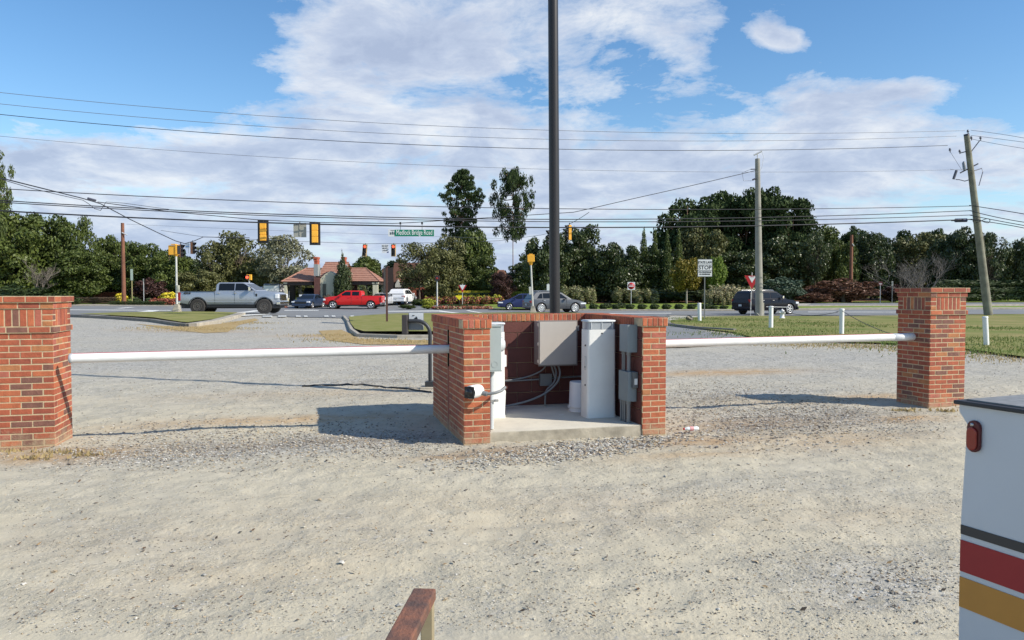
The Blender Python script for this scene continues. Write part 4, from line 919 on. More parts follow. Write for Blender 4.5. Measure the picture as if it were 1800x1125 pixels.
vehicle('suv_car', 'white SUV seen from behind driving away beside the bushes', 'SUV', (WX(703, 84.5), 86.5, Z(-12, 86)), R(90-9), whitep, {**WSU, 'wx': (.98, 3.9)})
vehicle('sedan_car', 'pale silver sedan mostly hidden behind the tail of the red pickup', 'car', (WX(672, 83.5), 83.5, Z(-14, 83)), R(-90-12), silver2, {**SED, 'bump': silver2})
VAN = dict(L=5.2, W=2.0, r=.36, wx=(.95, 4.2), sill=.35, belt=1.3, top=[(.02, .4), (0, 1.3), (4.3, 1.3), (4.9, 1.05), (5.1, .5)], cab=[(.02, 1.2), (.03, 2.2), (.1, 2.35), (3.2, 2.4), (3.6, 2.3), (4.4, 1.3), (4.3, 1.2)], wins=[[(3.0, 1.4), (4.1, 1.4), (3.6, 2.0), (3.0, 2.0)]], ws=((4.4, 1.3), (3.6, 2.3)), rw=((.02, 1.3), (.03, 2.2)), hz=(.8, 1.0), tz=(.9, 1.3), mir=(3.9, 1.3), spokes=5, tum=.1)
vehicle('van', 'white van standing beyond the bonnet of the silver pickup', 'van', (WX(480, 88), 90, Z(-27, 88)), R(90), whitep, {**VAN, 'rw': ((.02, 2.0), (.028, 2.15)), 'cab': [(a, b*.93) for a, b in VAN['cab']]})

# ================================================================ signals
yel = mat('signal_yellow', (.85, .42, .04), .5, var=.05); sblk = mat('signal_black', (.018, .018, .022), .5)
lr = mat('lamp_red_lit', (.8, .05, .02), .3, emit=(1, .10, .04), es=2.2); ld = mat('lamp_dark', (.03, .02, .02), .3); bkp = mat('signal_brown', (.30, .13, .06), .6)
def signal(name, label, loc, rz, Hh=1.05, backplate=0, lit=0, body=yel, face=sblk, group='traffic signals on span wires', vis=.22, tilt=0, edge=None):
    """lens face looks along local -y; origin at the bottom centre"""
    t_ = thing(name, label, 'traffic signal', loc, rz, group); t_.rotation_euler = (0, tilt, rz)
    w_ = Hh*.33; d_ = .2
    m = MB()
    for k in range(3): m.box((-w_/2, .002, k*Hh/3+.006), (w_/2, d_, (k+1)*Hh/3-.006))
    m.box((-w_/2+.02, .004, .01), (w_/2-.02, d_-.02, Hh-.01)); m.build('housing', body, t_, bevel=.02)
    if backplate:
        b_ = backplate; m = MB(); m.box((-w_/2-b_, .05, -b_), (w_/2+b_, .056, Hh+b_)); m.build('backplate', sblk, t_)
        if edge: 
            m = MB(); a0, a1, z0_, z1_ = -w_/2-b_, w_/2+b_, -b_, Hh+b_; e_ = .07
            m.box((a0,.044,z0_), (a0+e_,.049,z1_)); m.box((a1-e_,.044,z0_), (a1,.049,z1_)); m.box((a0+e_,.044,z1_-e_), (a1-e_,.049,z1_)); m.box((a0+e_,.044,z0_), (a1-e_,.049,z0_+e_)); m.build('reflective_border', edge, t_)
    m = MB(); m.box((-w_/2+.004, -.003, .004), (w_/2-.004, .0015, Hh-.004)); m.build('face', face, t_)
    for k in range(3):
        zc2 = (k+.5)*Hh/3; r_ = Hh/3*.36
        m = MB(); m.lathe([(0, -.012), (r_*.7, -.010), (r_, -.0035)], (0, 0, zc2), 18, axis='y'); m.build('lens', lr if (lit and k == 2) else ld, t_)
        m = MB(); n = 12; vs = []
        for q in range(n+1):
            a = R(-35+250*q/n); vs += [(r_*1.12*math.cos(a), -.003, zc2+r_*1.12*math.sin(a)), (r_*1.12*math.cos(a), -vis*(.55+.45*math.sin(a)) if math.sin(a) > 0 else -vis*.4, zc2+r_*1.12*math.sin(a))]
        m.add(vs, [(2*q, 2*q+1, 2*q+3, 2*q+2) for q in range(n)], 0, True); o = m.build('visor', sblk, t_); s_ = o.modifiers.new('solid', 'SOLIDIFY'); s_.thickness = .008
    m = MB(); m.tube([(0, .1, Hh), (0, .1, Hh+.14)], .03, 8); m.build('hanger', sblk, t_)
    return t_
YB = 42.0; sB = 1350/YB
def zpy(py, Y): return ZY(py, Y)
signal('traffic_signal', 'left of the two traffic signals seen from the back, yellow with a black backplate', (WX(464.5, YB), YB, zpy(423.5, YB)), R(180+8), Hh=1.0, backplate=.125)
signal('traffic_signal', 'right of the two traffic signals seen from the back, beside the grey sign back', (WX(555, YB), YB, zpy(427, YB)), R(180+8), Hh=1.0, backplate=.125)
yb = mat('yellow_border', (.62, .44, .20), .6)
signal('traffic_signal', 'tilted red lit traffic signal left of the DO NOT BLOCK sign', (WX(640.5, 67), 67, zpy(450, 67)), R(-8), Hh=.98, lit=1, body=yb, backplate=.05, edge=yb, tilt=R(6))
signal('traffic_signal', 'upright red lit traffic signal right of the DO NOT BLOCK sign', (WX(692, 67), 67, zpy(450, 67)), R(-4), Hh=.98, lit=1, body=yb, backplate=.05, edge=yb)
signal('traffic_signal', 'side view traffic signal directly beside the yellow crossing box on the left post', (WX(321.5, 56), 56, zpy(452, 56)), R(76), Hh=.92, body=bkp)
signal('traffic_signal', 'side view traffic signal right of the small hanging blue and white sign', (WX(342, 60), 60, zpy(446.5, 60)), R(76), Hh=.92, body=bkp)
signal('traffic_signal', 'side view traffic signal with its yellow back just right of the tall dark pole', (WX(998, 51), 51, zpy(422, 51)), R(-76), Hh=1.0, body=yel)
signal('traffic_signal', 'side view traffic signal peeking out left of the tall dark pole', (WX(965, 49), 49, zpy(432, 49)), R(-76), Hh=1.0, body=yel)
# hung signs
signw = mat('sign_white', (.70, .71, .72), .5); signg = mat('sign_green', (.0, .20, .12), .5); signk = mat('sign_black', (.015, .015, .018), .5); signr = mat('sign_red', (.42, .012, .02), .5); signb = mat('sign_back', (.33, .33, .29), .55, metal=.3)
def panel(nm, parent, w_, h_, m_, y=0, t=.008, z=0, x=0, bv=0):
    m = MB(); m.box((x-w_/2, y, z-h_/2), (x+w_/2, y+t, z+h_/2)); return m.build(nm, m_, parent, bevel=bv)
YS = 41.0; sS = 1350/YS
sn = thing('street_sign', 'green hanging street name sign reading Medlock Bridge Road with a white emblem panel', 'street sign', (WX(723.5, YS), YS, zpy(409.5, YS)))
panel('board', sn, 81/sS, 12.5/sS, signw, .002)
panel('green_panel', sn, 69/sS, 11.3/sS, signg, -.004, .005, x=5.3/sS)
text_mesh('lettering', 'Medlock Bridge Road', 12.2/sS, mat('letter_white', (.85,.85,.85), .5), sn, (5.3/sS, -.009, .5/sS), xs=.60, bold=.0)
m = MB()
for k, (a, b) in enumerate(((-37.5, -34.6), (-33.6, -31.4), (-30.6, -28.9))):
    m.box((a/sS, -.004, -2.8/sS), (b/sS, -.001, (1.2+(k == 1)*1.2)/sS))
m.box((-36/sS, -.004, 4/sS), (-30/sS, -.001, 4.9/sS)); m.build('emblem', mat('emblem_dark', (.08, .11, .13), .5), sn)
m = MB()
for a in (-19, 19): m.tube([(a/sS, .005, 6/sS), (a/sS, .005, 19/sS)], .012, 6); m.tube([(a/sS, .005, 15/sS), (a/sS, .005, 19/sS)], .05, 6)
m.build('hanger', sblk, sn)
db = thing('hanging_sign', 'small white hanging sign reading DO NOT BLOCK INTERSECTION between the red lit signals', 'road sign', (WX(677.5, 67), 67, zpy(437, 67)))
panel('board', db, .60, .76, signw)
for tx, zz2, sz in (('DO NOT', .22, .17), ('BLOCK', .02, .17), ('INTERSECTION', -.18, .075)): text_mesh('lettering', tx, sz, signk, db, (0, -.005, zz2), xs=.82, bold=.004)
m = MB(); m.prism([(.30, -.38), (.30, -.20), (.12, -.38)], -.006, -.001); m.build('corner_patch', mat('sign_blue', (.03, .05, .16), .5), db)
gs = thing('sign_back', 'plain grey green sign back hanging between the two yellow backed signals', 'road sign', (WX(528.5, YB), YB, zpy(404.5, YB)), R(8))
panel('board', gs, 22/sB, 25/sB, signb); m = MB(); m.box((-.03,-.03,-.3), (.03,-.001,.48)); m.build('bracket', signb, gs)
bs = thing('hanging_sign', 'small blue and white sign hanging between the two side view signals on the left', 'road sign', (WX(331, 58), 58, zpy(432, 58)), R(-50))
panel('board', bs, 1.0, .36, signw); panel('blue_panel', bs, .8, .08, mat('sign_lightblue', (.12, .3, .6), .5), -.006, .005, z=-.05); m = MB(); m.box((.25,-.01,-.6), (.42,0.002,-.18)); m.build('drop_tab', signw, bs)

# ================================================================ signal and sign posts
pale = mat('post_pale', (.52, .52, .50), .5, var=.08); gpost = mat('post_grey', (.17, .18, .17), .6); rustp = mat('post_brown', (.11, .05, .04), .7)
def pedpost(label, px, Y, z0_, zt2, lean=0, rz=0):
    t_ = thing('crossing_signal_post', label, 'crossing signal', (WX(px, Y), Y, z0_), rz); t_.rotation_euler = (0, lean, rz)
    Hh = zt2-z0_
    m = MB(); vs = []
    loft(m, [(rrect(-.21, -.21, .21, .21, .02, 1), -.1), (rrect(-.20, -.20, .20, .20, .02, 1), .08), (rrect(-.12, -.12, .12, .12, .02, 1), .40), (rrect(-.12, -.12, .12, .12, .02, 1), .45)], smooth=False); m.build('concrete_base', conc, t_)
    m = MB(); m.tube([(0,0,.4), (0,0,Hh-.55)], [.065, .055], 12); m.build('pole', pale, t_)
    m = MB(); m.tube([(0,0,Hh-.70), (0,0,Hh-.5)], [.07, .16], 8); m.build('bracket', yel, t_)
    return t_, Hh
t_, Hh = pedpost('pale signal post with a yellow crossing box in the left grass island', 311, 46, zf(WX(311, 46), 46)+.16, zpy(430, 46))
m = MB(); m.box((-.40,-.16,Hh-.62), (-.02,.2,Hh-.05)); m.box((.0,-.20,Hh-.60), (.14,.2,Hh+.0)); m.build('signal_box', yel, t_, bevel=.025)
m = MB(); m.box((-.22,-.22,Hh-.02), (.06,.05,Hh+.03)); m.build('visor', yel, t_)
m = MB(); m.box((.15,-.19,Hh-.56), (.165,.19,Hh-.04)); m.build('signal_face', sblk, t_)
m = MB(); m.box((.03,-.09,1.15), (.16,.06,1.58)); m.build('push_button', mat('button_beige', (.45, .44, .36), .5), t_, bevel=.01)
t_, Hh = pedpost('pale leaning signal post with a yellow crossing box left of the tall dark pole', 937, 50, zf(1.3, 50)+.12, zpy(447, 50), lean=R(-2.6))
m = MB(); m.box((-.22,-.16,Hh-.50), (.25,.2,Hh-.03)); m.build('signal_box', yel, t_, bevel=.025)
m = MB(); m.box((-.26,-.15,Hh-.48), (-.225,.19,Hh-.04)); m.build('signal_face', sblk, t_)
m = MB(); m.box((-.10,-.09,Hh-.03), (.14,.05,Hh+.04)); m.build('visor', yel, t_)
m = MB(); m.box((-.20,-.09,1.2), (-.05,.06,1.7)); m.build('push_button', pale, t_, bevel=.01)
for lb_, px, Y, yt, yb2 in (('far small crossing signal with a red hand behind the roof of the silver pickup', 438.5, 76, 482.5, 541), ('far small dark crossing signal on a pale post beside the flower bed', 768.5, 80, 484.5, 535)):
    z0_ = zf(WX(px, Y), Y); Hh = zpy(yt, Y)-z0_
    t_ = thing('crossing_signal_post', lb_, 'crossing signal', (WX(px, Y), Y, z0_), 0, 'far crossing signals')
    m = MB(); m.tube([(0,0,0), (0,0,Hh-.4)], .075, 8); m.build('pole', pale, t_)
    red_ = px < 500
    m = MB(); m.box((-.22,-.15,Hh-.55), (.25,.15,Hh)) ; m.build('signal_box', yel if red_ else mat('signal_dark', (.05, .02, .02), .5), t_, bevel=.02)
    m = MB(); m.box((-.30 if red_ else -.2,-.17,Hh-.52), (.05 if red_ else .2,-.151,Hh-.05)); m.build('signal_face', sblk, t_)
    if red_: m = MB(); m.lathe([(0, -.18), (.12, -.18), (.14, -.1715)], (-.15, 0, Hh-.28), 12, axis='y'); m.build('lamp', lr, t_)
    else: m = MB(); m.lathe([(0, -.18), (.1, -.18), (.12, -.1715)], (0, 0, Hh-.28), 12, axis='y'); m.build('lamp', mat('lamp_dull', (.30, .03, .02), .4), t_)
def signpost(label, px, Y, ytop, z0_=None, post=gpost, pr=.028, name='road_sign', lean=0):
    if z0_ is None: z0_ = zf(WX(px, Y), Y)
    t_ = thing(name, label, 'road sign', (WX(px, Y), Y, z0_)); t_.rotation_euler = (0, lean, 0); Hh = zpy(ytop, Y)-z0_
    m = MB(); m.box((-pr,0.0,-.1), (pr,.03,Hh)); m.build('post', post, t_); return t_, Hh
t_, Hh = signpost('white sign reading STATE LAW STOP on a dark post in the right lawn', 1238.5, 45, 456)
panel('frame', t_, .86, 1.03, gpost, -.012, .01, Hh-.5); panel('board', t_, .80, .97, signw, -.018, .0055, Hh-.5)
m = MB(); m.box((-.4,-.022,Hh-.335), (.4,-.0185,Hh-.31)); m.box((-.4,-.022,Hh-.66), (.4,-.0185,Hh-.635)); m.build('divider_line', signk, t_)
for tx, zz2, sz, xs_ in (('STATE LAW', -.18, .19, .80), ('STOP', -.485, .31, 1.02), ('FOR PEDESTRIANS', -.745, .105, .84), ('IN CROSSWALK', -.87, .105, .84)): text_mesh('lettering', tx, sz, signk, t_, (0, -.020, Hh+zz2), xs=xs_, bold=.006)
def tri(nm, t_, h_, zc2, m_, y, t=.006, down=True):
    m = MB(); s_ = h_/1.5; P = [(s_*math.cos(R(a)), zc2+s_*math.sin(R(a))+(-s_*.25 if down else 0)) for a in (30, 150, 270)]; m.prism(P, y, y+t); return m.build(nm, m_, t_, bevel=.0, fixn=True)
t_, Hh = signpost('red and white yield sign just left of the tall straight grey utility pole', 1319.5, 54, 479, lean=R(1.6), post=pale, pr=.03)
tri('board', t_, .95, Hh-.38, signr, -.012); tri('centre', t_, .46, Hh-.34, signw, -.020)
text_mesh('lettering', 'YIELD', .12, signr, t_, (0, -.022, Hh-.30), xs=.8)
t_, Hh = signpost('small white and red triangular yield sign in front of the far flower bed', 813, 78.5, 499, post=pale, pr=.03)
tri('board', t_, .75, Hh-.26, signr, -.012); tri('centre', t_, .52, Hh-.20, signw, -.020)
t_, Hh = signpost('red DO NOT ENTER sign on a thin post above the row of round bushes', 1109.5, 73.5, 496, post=pale, pr=.03)
panel('board', t_, .72, .74, signw, -.01, .006, Hh-.36); m = MB(); m.lathe([(0, -.018), (.32, -.018), (.32, -.0105)], (0,0,Hh-.36), 24, axis='y'); m.build('red_disc', signr, t_); panel('white_bar', t_, .46, .09, signw, -.024, .005, Hh-.38)
text_mesh('lettering', 'DO NOT', .11, signw, t_, (0, -.02, Hh-.24), xs=.9)
t_, Hh = signpost('small red brown sign on a thin post left of the right gate pillar', 1547, 84, 495, post=pale, pr=.03)
panel('board', t_, .42, .42, mat('sign_maroon', (.12, .03, .03), .5), -.01, .008, Hh-.2); panel('stripe', t_, .3, .07, signw, -.016, .005, Hh-.25)
t_, Hh = signpost('narrow grey sign seen nearly edge-on just left of the right gate pillar', 1568, 84, 494, post=gpost, pr=.04)
panel('board', t_, .20, .55, signb, -.01, .008, Hh-.28)
t_, Hh = signpost('narrow pale green sign on a yellowish post right of the left brown utility pole', 232.5, 79, 473, post=mat('post_yellow', (.42, .36, .16), .6), pr=.05)
panel('board', t_, .26, 1.15, mat('sign_palegreen', (.42, .50, .42), .5), -.012, .01, Hh-.58)
t_, Hh = signpost('tall brown post with a dark sign seen edge-on in the middle grass island', 680, 38.5, 470, z0_=.12, post=rustp, pr=.05)
m = MB(); m.box((-.10,-.38,Hh-1.3), (-.065,.38,Hh-.02)); m.build('board', mat('sign_edge_dark', (.03, .028, .03), .6), t_)
m = MB(); m.tube([(.0,.015,Hh-.02), (.06,.015,Hh+.03), (.14,.015,Hh+.02)], .03, 8); m.build('post_cap', rustp, t_)
t_, Hh = signpost('small white notice on a thin post left of the tall dark pole', 963.5, 78, 498, post=pale, pr=.03)
panel('board', t_, .28, .62, signw, -.01, .008, Hh-.4)
t_, Hh = signpost('thin pale stake beside the reddish round shrub on the left', 253, 80, 490, post=pale, pr=.035, name='stake')
m = MB(); m.box((-.06,-.01,Hh-.3), (.06,0.0,Hh-.05)); m.build('tag', signb, t_)

# white marker posts, hydrant, rock
wp = mat('marker_white', (.80, .80, .78), .45)
def marker(label, px, Y, ytop, wd=.10, z0_=None, lean=0):
    z0_ = zf(WX(px, Y), Y)+.05 if z0_ is None else z0_; Hh = zpy(ytop, Y)-z0_
    t_ = thing('marker_post', label, 'post', (WX(px, Y), Y, z0_), 0, 'white marker posts in the right lawn'); t_.rotation_euler = (0, lean, 0)
    m = MB(); m.tube([(0,0,-.1), (0,0,Hh-.03)], wd, 16); m.build('shaft', wp, t_); m = MB(); m.lathe([(wd+.006, -.05), (wd+.006, -.01), (wd*.7, .0), (0, .004)], (0,0,Hh), 16); m.build('post_cap', wp, t_); return t_, Hh
marker('white marker post standing left of the STATE LAW sign post', 1230, 42, 532.5, .10, lean=R(-1.5))
marker('white marker post in front of the black SUV, below the concrete utility pole', 1355.5, 34, 538, .095)
marker('white marker post right of the black SUV, rising behind the white barrier arm', 1480, 29, 542.5, .085)
t_, Hh = marker('white marker post in front of the foot of the leaning wooden pole', 1735.5, 22.8, 556, .075, lean=R(-4))
ch = MB()
def sag(p, q, s_, n=10): 
    p, q = V3(p), V3(q); return [p.lerp(q, i/n)-V3((0,0,s_*4*(i/n)*(1-i/n))) for i in range(n+1)]
p1, p2, p3 = (WX(1355.5, 34), 34, 1.0), (WX(1480, 29), 29, .93), (WX(1590, 24), 24, .2)
for a, b, s_, nm in ((p1, p2, .28, 'thin chain hanging between the second and third white marker posts'), (p2, p3, .1, 'thin chain running from the third white marker post towards the right gate pillar')):
    m = MB(); m.tube(sag(a, b, s_), .012, 5); o = m.build('chain', mat('chain_grey', (.09, .09, .085), .5)); tag(o, nm, 'chain')
m = MB(); m.tube([(WX(1347, 34), 34, .98), (WX(1387, 34), 34.2, .96)], .012, 5); o = m.build('cross_rod', wp); tag(o, 'thin white rod on top of the white marker post in front of the black SUV', 'rod')
hy = thing('fire_hydrant', 'white fire hydrant in the right lawn in front of the black SUV', 'hydrant', (WX(1375, 47), 47, zf(16.5, 47)+.05), R(20), scale=(1.25, 1.25, .95))
hw = mat('hydrant_white', (.74, .74, .73), .5)
m = MB(); m.lathe([(.15, 0), (.15, .03), (.10, .05), (.10, .34), (.125, .36), (.125, .40), (.10, .42)], n=16); m.build('barrel', hw, hy)
m = MB(); m.lathe([(.12, .42), (.12, .45), (.10, .50), (.06, .545), (.025, .56), (.025, .60), (0, .60)], n=16); m.build('bonnet', hw, hy)
for sx_ in (-1, 1): m = MB(); m.tube([(sx_*.08,0,.38), (sx_*.18,0,.38)], .045, 10); m.build('outlet', hw, hy)
m = MB(); m.tube([(0,-.08,.36), (0,-.19,.36)], .06, 10); m.build('pumper_outlet', mat('hydrant_shade', (.35, .36, .32), .6), hy)
bm = bmesh.new(); bmesh.ops.create_icosphere(bm, subdivisions=3, radius=.2)
for v in bm.verts: v.co *= 1+.5*(noise.noise(v.co*6)); v.co.z *= .75
me = bpy.data.meshes.new('boulder'); bm.to_mesh(me); bm.free(); me.materials.append(mat('rock_tan', (.27, .23, .17), .9, var=.3, vscale=6)); o = bpy.data.objects.new('boulder', me); COL.objects.link(o); x, y = WX(1214, 42), 42.2; o.location = (x, y, zf(x, y)+.18); tag(o, 'tan rock lying on the right lawn left of the first white marker post', 'rock')

# ================================================================ utility poles and wires
woodg = mat('pole_wood', (.27, .265, .20), .9, col2=(.16, .15, .115), vscale=1.6, bump=.6, bscale=20); concp = mat('pole_concrete', (.28, .27, .235), .9, var=.15, vscale=1.5, bump=.3, bscale=20); brownp = mat('pole_brown', (.20, .085, .05), .9, var=.25, vscale=1.5)
wirem = mat('wire_black', (.015, .016, .022), .6); wirel = mat('wire_grey', (.16, .17, .20), .5, metal=.3); insul = mat('insulator', (.10, .10, .13), .3)
YP = 53.0
up1 = thing('utility_pole', 'tall straight grey utility pole standing in front of the black SUV', 'utility pole', (WX(1335, YP), YP, zf(17, YP)+.04)); Hh = zpy(280, YP)-zf(17, YP)
up1.rotation_euler = (0, R(-1.35), 0)
m = MB(); m.tube([(0,0,-.2), (0,0,Hh)], [.275, .16], 20); m.build('shaft', concp, up1)
m = MB(); m.tube([(0,0,Hh), (0,0,Hh+.35)], .03, 8); m.tube([(-.25,0,Hh+.25), (.3,0,Hh+.5)], .05, 8); m.tube([(.3,0,Hh+.5), (.42,.0,Hh+.1), (.3,0,Hh-.6), (.12,0,Hh-.9)], .012, 5); m.build('top_switch', mat('switch_pale', (.5, .5, .5), .4), up1)
m = MB(); m.tube([(-.1,-.1,Hh-.72), (-.5,-.1,Hh-.72)], .035, 6); m.tube([(-.15,-.1,Hh-1.35), (-.40,-.1,Hh-1.45)], .06, 6); m.tube([(-.5,-.1,Hh-.72), (-1.1,-.1,Hh-.95), (-1.0,-.1,Hh-1.5), (-.45,-.1,Hh-1.5)], .012, 5); m.build('bracket', insul, up1)
m = MB(); m.tube([(-.28,-.1,.3), (-.1,-.35,.02)], .03, 5); m.tube([(.28,-.05,.0), (.28,-.05,.9)], .035, 6); m.build('ground_guard', mat('guard_pale', (.50, .48, .38), .7), up1)
up2 = thing('utility_pole', 'leaning weathered wooden utility pole with insulators at the right edge', 'utility pole', (WX(1738, YP), YP, zf(33, YP)))
top = V3((WX(1692.5, YP), YP, zpy(236, YP))); d = top-V3(up2.location); Lp = d.length; up2.rotation_euler = (0, math.atan2(d.x, d.z), 0)
m = MB(); m.tube([(0,0,-.2), (0,0,Lp*.5), (0,0,Lp)], [.28, .235, .175], 18); m.build('shaft', woodg, up2)
m = MB(); m.lathe([(.18, Lp-.12), (.18, Lp+.01), (0, Lp+.02)], n=14); m.build('top_cap', mat('cap_dark', (.04, .04, .05), .5), up2)
def ins(x, z, y=0): 
    m = MB(); m.lathe([(.03, -.12), (.03, 0), (.10, .02), (.05, .05), (.09, .08), (.05, .11), (.06, .17), (0, .18)], (x, y, z), 10); m.build('insulator', insul, up2)
ins(.12, Lp+.12); m = MB(); m.tube([(0,0,Lp-.1), (.12,0,Lp+.05)], .03, 6); m.tube([(.05,0,Lp-1.35), (.85,0,Lp-.55)], .035, 6); m.tube([(-.05,0,Lp-1.15), (-.55,0,Lp-1.2)], .035, 6); m.tube([(-.75,0,Lp-2.55), (.55,0,Lp-2.1)], .045, 6); m.build('cross_bracket', insul, up2)
ins(.92, Lp-.45); ins(-.60, Lp-1.15); ins(.30, Lp-.35); ins(-1.25, Lp-.95)
m = MB(); m.tube([(-.42,0,Lp-2.4), (-.42,0,Lp-1.9), (-.42,0,Lp-1.8)], [.11, .11, .03], 8); m.build('arrester', mat('arrester', (.22, .24, .27), .4), up2)
m = MB(); m.tube([(-1.25,0,Lp-2.9), (-.98,0,Lp-2.35)], .09, 8); m.tube([(-1.10,0,Lp-2.95), (-.85,0,Lp-3.0), (-.5,0,Lp-3.15), (-.15,0,Lp-3.1)], .03, 6); m.tube([(.2,0,Lp-2.55), (.75,0,Lp-2.45), (.8,0,Lp-2.7), (.42,0,Lp-3.6)], .03, 6); m.tube([(-1.4,0,Lp-2.2), (-.6,0,Lp-2.4), (-1.3,0,Lp-.9)], .012, 5); m.build('fuse_cutout', insul, up2)
m = MB(); m.tube([(.2,.05,Lp-6.6), (.30,0,Lp-7.2), (.33,0,Lp-8.2)], [.04, .03, .02], 5); m.build('ground_wire_guard', woodg, up2)
for lb_, px, Y, yt, yb2, r_ in (('reddish brown utility pole rising behind the left road verge', 218, 80, 392, 532, .19), ('reddish brown pole without wires in front of the red brown bush on the right', 1495, 88, 413, 533, .19)):
    t_ = thing('utility_pole', lb_, 'utility pole', (WX(px, Y), Y, zf(WX(px, Y), Y))); Hh = zpy(yt, Y)-zf(WX(px, Y), Y)
    m = MB(); m.tube([(0,0,-.2), (0,0,Hh)], [r_*1.15, r_*.85], 12); m.build('shaft', brownp, t_)
    m = MB(); m.tube([(0,-.18,Hh-1.0), (.55 if px < 500 else .2,-.18,Hh-1.25)], .06, 6); m.build('bracket', mat('switch_pale', (.5, .5, .5), .4), t_)
# wires: plan line from the leaning pole to a nearer pole beyond the left edge
def planY(px): a = (px-900)/1350; k = (YP-38)/57.4; return (38+25.7*k)/(1-a*k)
def wire(label, pts, r, m_=wirem, Yf=planY, group='overhead lines'):
    P = np.array(pts, float); n = 30; xs = np.linspace(P[0, 0], P[-1, 0], n)
    deg = min(len(P)-1, 2); co_ = np.polyfit(P[:, 0], P[:, 1], deg) if len(P) < 7 else None
    ys = np.polyval(co_, xs) if co_ is not None else np.interp(xs, P[:, 0], P[:, 1])
    m = MB(); m.tube([(WX(x, Yf(x)), Yf(x), ZY(y, Yf(x))) for x, y in zip(xs, ys)], r, 5); o = m.build('overhead_wire', m_); tag(o, label, 'wire', group)
wire('topmost thin power line crossing the whole sky', [(-60, 156), (0, 160.5), (450, 202), (900, 228), (1350, 233.5), (1690, 230)], .013, wirel)
wire('second thin power line below the topmost one', [(-60, 176), (0, 181), (450, 219.5), (900, 246), (1350, 245), (1675, 240)], .013, wirel)
wire('third thin power line from the top, darkest of the upper three', [(-60, 195), (0, 200), (450, 236), (900, 263), (1330, 264), (1660, 255)], .017, wirem)
wire('faint fourth power line below the upper three', [(-60, 234), (0, 239), (450, 270), (900, 299), (1300, 303), (1690, 297)], .010, wirel)
wire('thin line just above the pair of heavier cables', [(-60, 328), (15, 333), (450, 350), (900, 368), (1330, 369), (1703, 361)], .022)
wire('upper cable of the heavy pair crossing behind the tall dark pole', [(-60, 348), (0, 352), (450, 375), (900, 385), (1330, 383), (1704, 370)], .026)
wire('lower cable of the heavy pair crossing behind the tall dark pole', [(-60, 351), (0, 355), (450, 378.5), (900, 389), (1330, 388), (1705, 378)], .024)
wire('lowest thick black cable just above the traffic signals', [(-60, 367), (0, 371), (450, 388), (900, 402), (1380, 396), (1706, 385)], .038)
YR = lambda px: YP-(px-1700)*.06
for k, (a, b, c_) in enumerate(((229, 234, 246), (238, 243, 251), (244, 252, 262), (361, 367, 378), (370, 380, 391), (378, 386, 398), (386, 391, 404))):
    wire(['topmost', 'second', 'third', 'fourth', 'fifth', 'sixth', 'lowest'][k]+' line running on to the right from the leaning pole', [(1700, a), (1740, b), (1830, c_+4)], .013 if k < 3 else .024, wirel if k < 3 else wirem, YR, 'lines right of the leaning pole')
m = MB(); x0_, x1_ = 1676, 1696; m.tube([(WX(x0_, 52.9), 52.9, ZY(387.5, 52.9)), (WX(x1_, 52.9), 52.9, ZY(387, 52.9))], .13, 10); m.tube([(WX(x0_-7, 52.9), 52.9, ZY(387.5, 52.9)), (WX(x0_, 52.9), 52.9, ZY(387.5, 52.9))], .05, 6); o = m.build('splice_case', mat('splice_navy', (.02, .03, .09), .4)); tag(o, 'dark blue splice case hanging on the lowest cable left of the leaning pole', 'splice case')
m = MB(); m.tube([(WX(1722+15*math.cos(a)*(1)-0, 52), 52, ZY(388-4.5*math.sin(2*a)*.8, 52)) for a in np.linspace(0, 2*math.pi, 24)], .025, 5); o = m.build('cable_coil', wirem); tag(o, 'coil of spare cable just right of the leaning pole', 'cable')
YSP = lambda px: 40+(px-175)*(13/1150)
wire('span wire carrying the yellow backed signals and street sign up to the grey pole', [(175, 355), (300, 372), (455, 386.5), (560, 391), (700, 393), (790, 387), (900, 380), (1010, 373), (1100, 352), (1220, 325), (1325, 300)], .022, wirem, YSP, 'signal span wires')
YSA = lambda px: 30+(max(px, 0))*.081
wire('thick span cable sloping from the left edge down to the left signals', [(-30, 309), (15, 315), (150, 349), (180, 358), (232, 386), (290, 414), (321, 428.5), (331, 428), (342, 424), (355, 416.5), (440, 418)], .028, wirem, YSA, 'signal span wires')
wire('thinner second cable just below the thick one at the left edge', [(10, 316), (60, 331), (110, 343), (150, 352), (165, 362), (172, 369), (180, 370), (185, 362), (190, 355), (220, 357), (300, 368)], .016, wirem, YSA, 'signal span wires')
m = MB(); m.tube([(WX(158, 42), 42, ZY(348.5, 42)), (WX(172, 42), 42, ZY(352.5, 42))], .06, 8); o = m.build('cable_splice', insul); tag(o, 'small dark splice on the sloping cable at the upper left', 'splice')
Y67 = lambda px: 67
wire('far thin wire carrying the two red lit signals', [(285, 405), (355, 416), (480, 422.5), (640, 428.5), (700, 428), (870, 424), (960, 412), (1000, 400)], .016, wirem, Y67, 'signal span wires')
wire('faint far wire behind the left brown pole', [(225, 394), (450, 404), (700, 413), (900, 420)], .012, wirel, lambda px: 80, 'overhead lines')
wire('loose wire from the signals up to the grey pole', [(1000, 394), (1015, 386), (1035, 373)], .018, wirem, lambda px: 50, 'signal span wires')
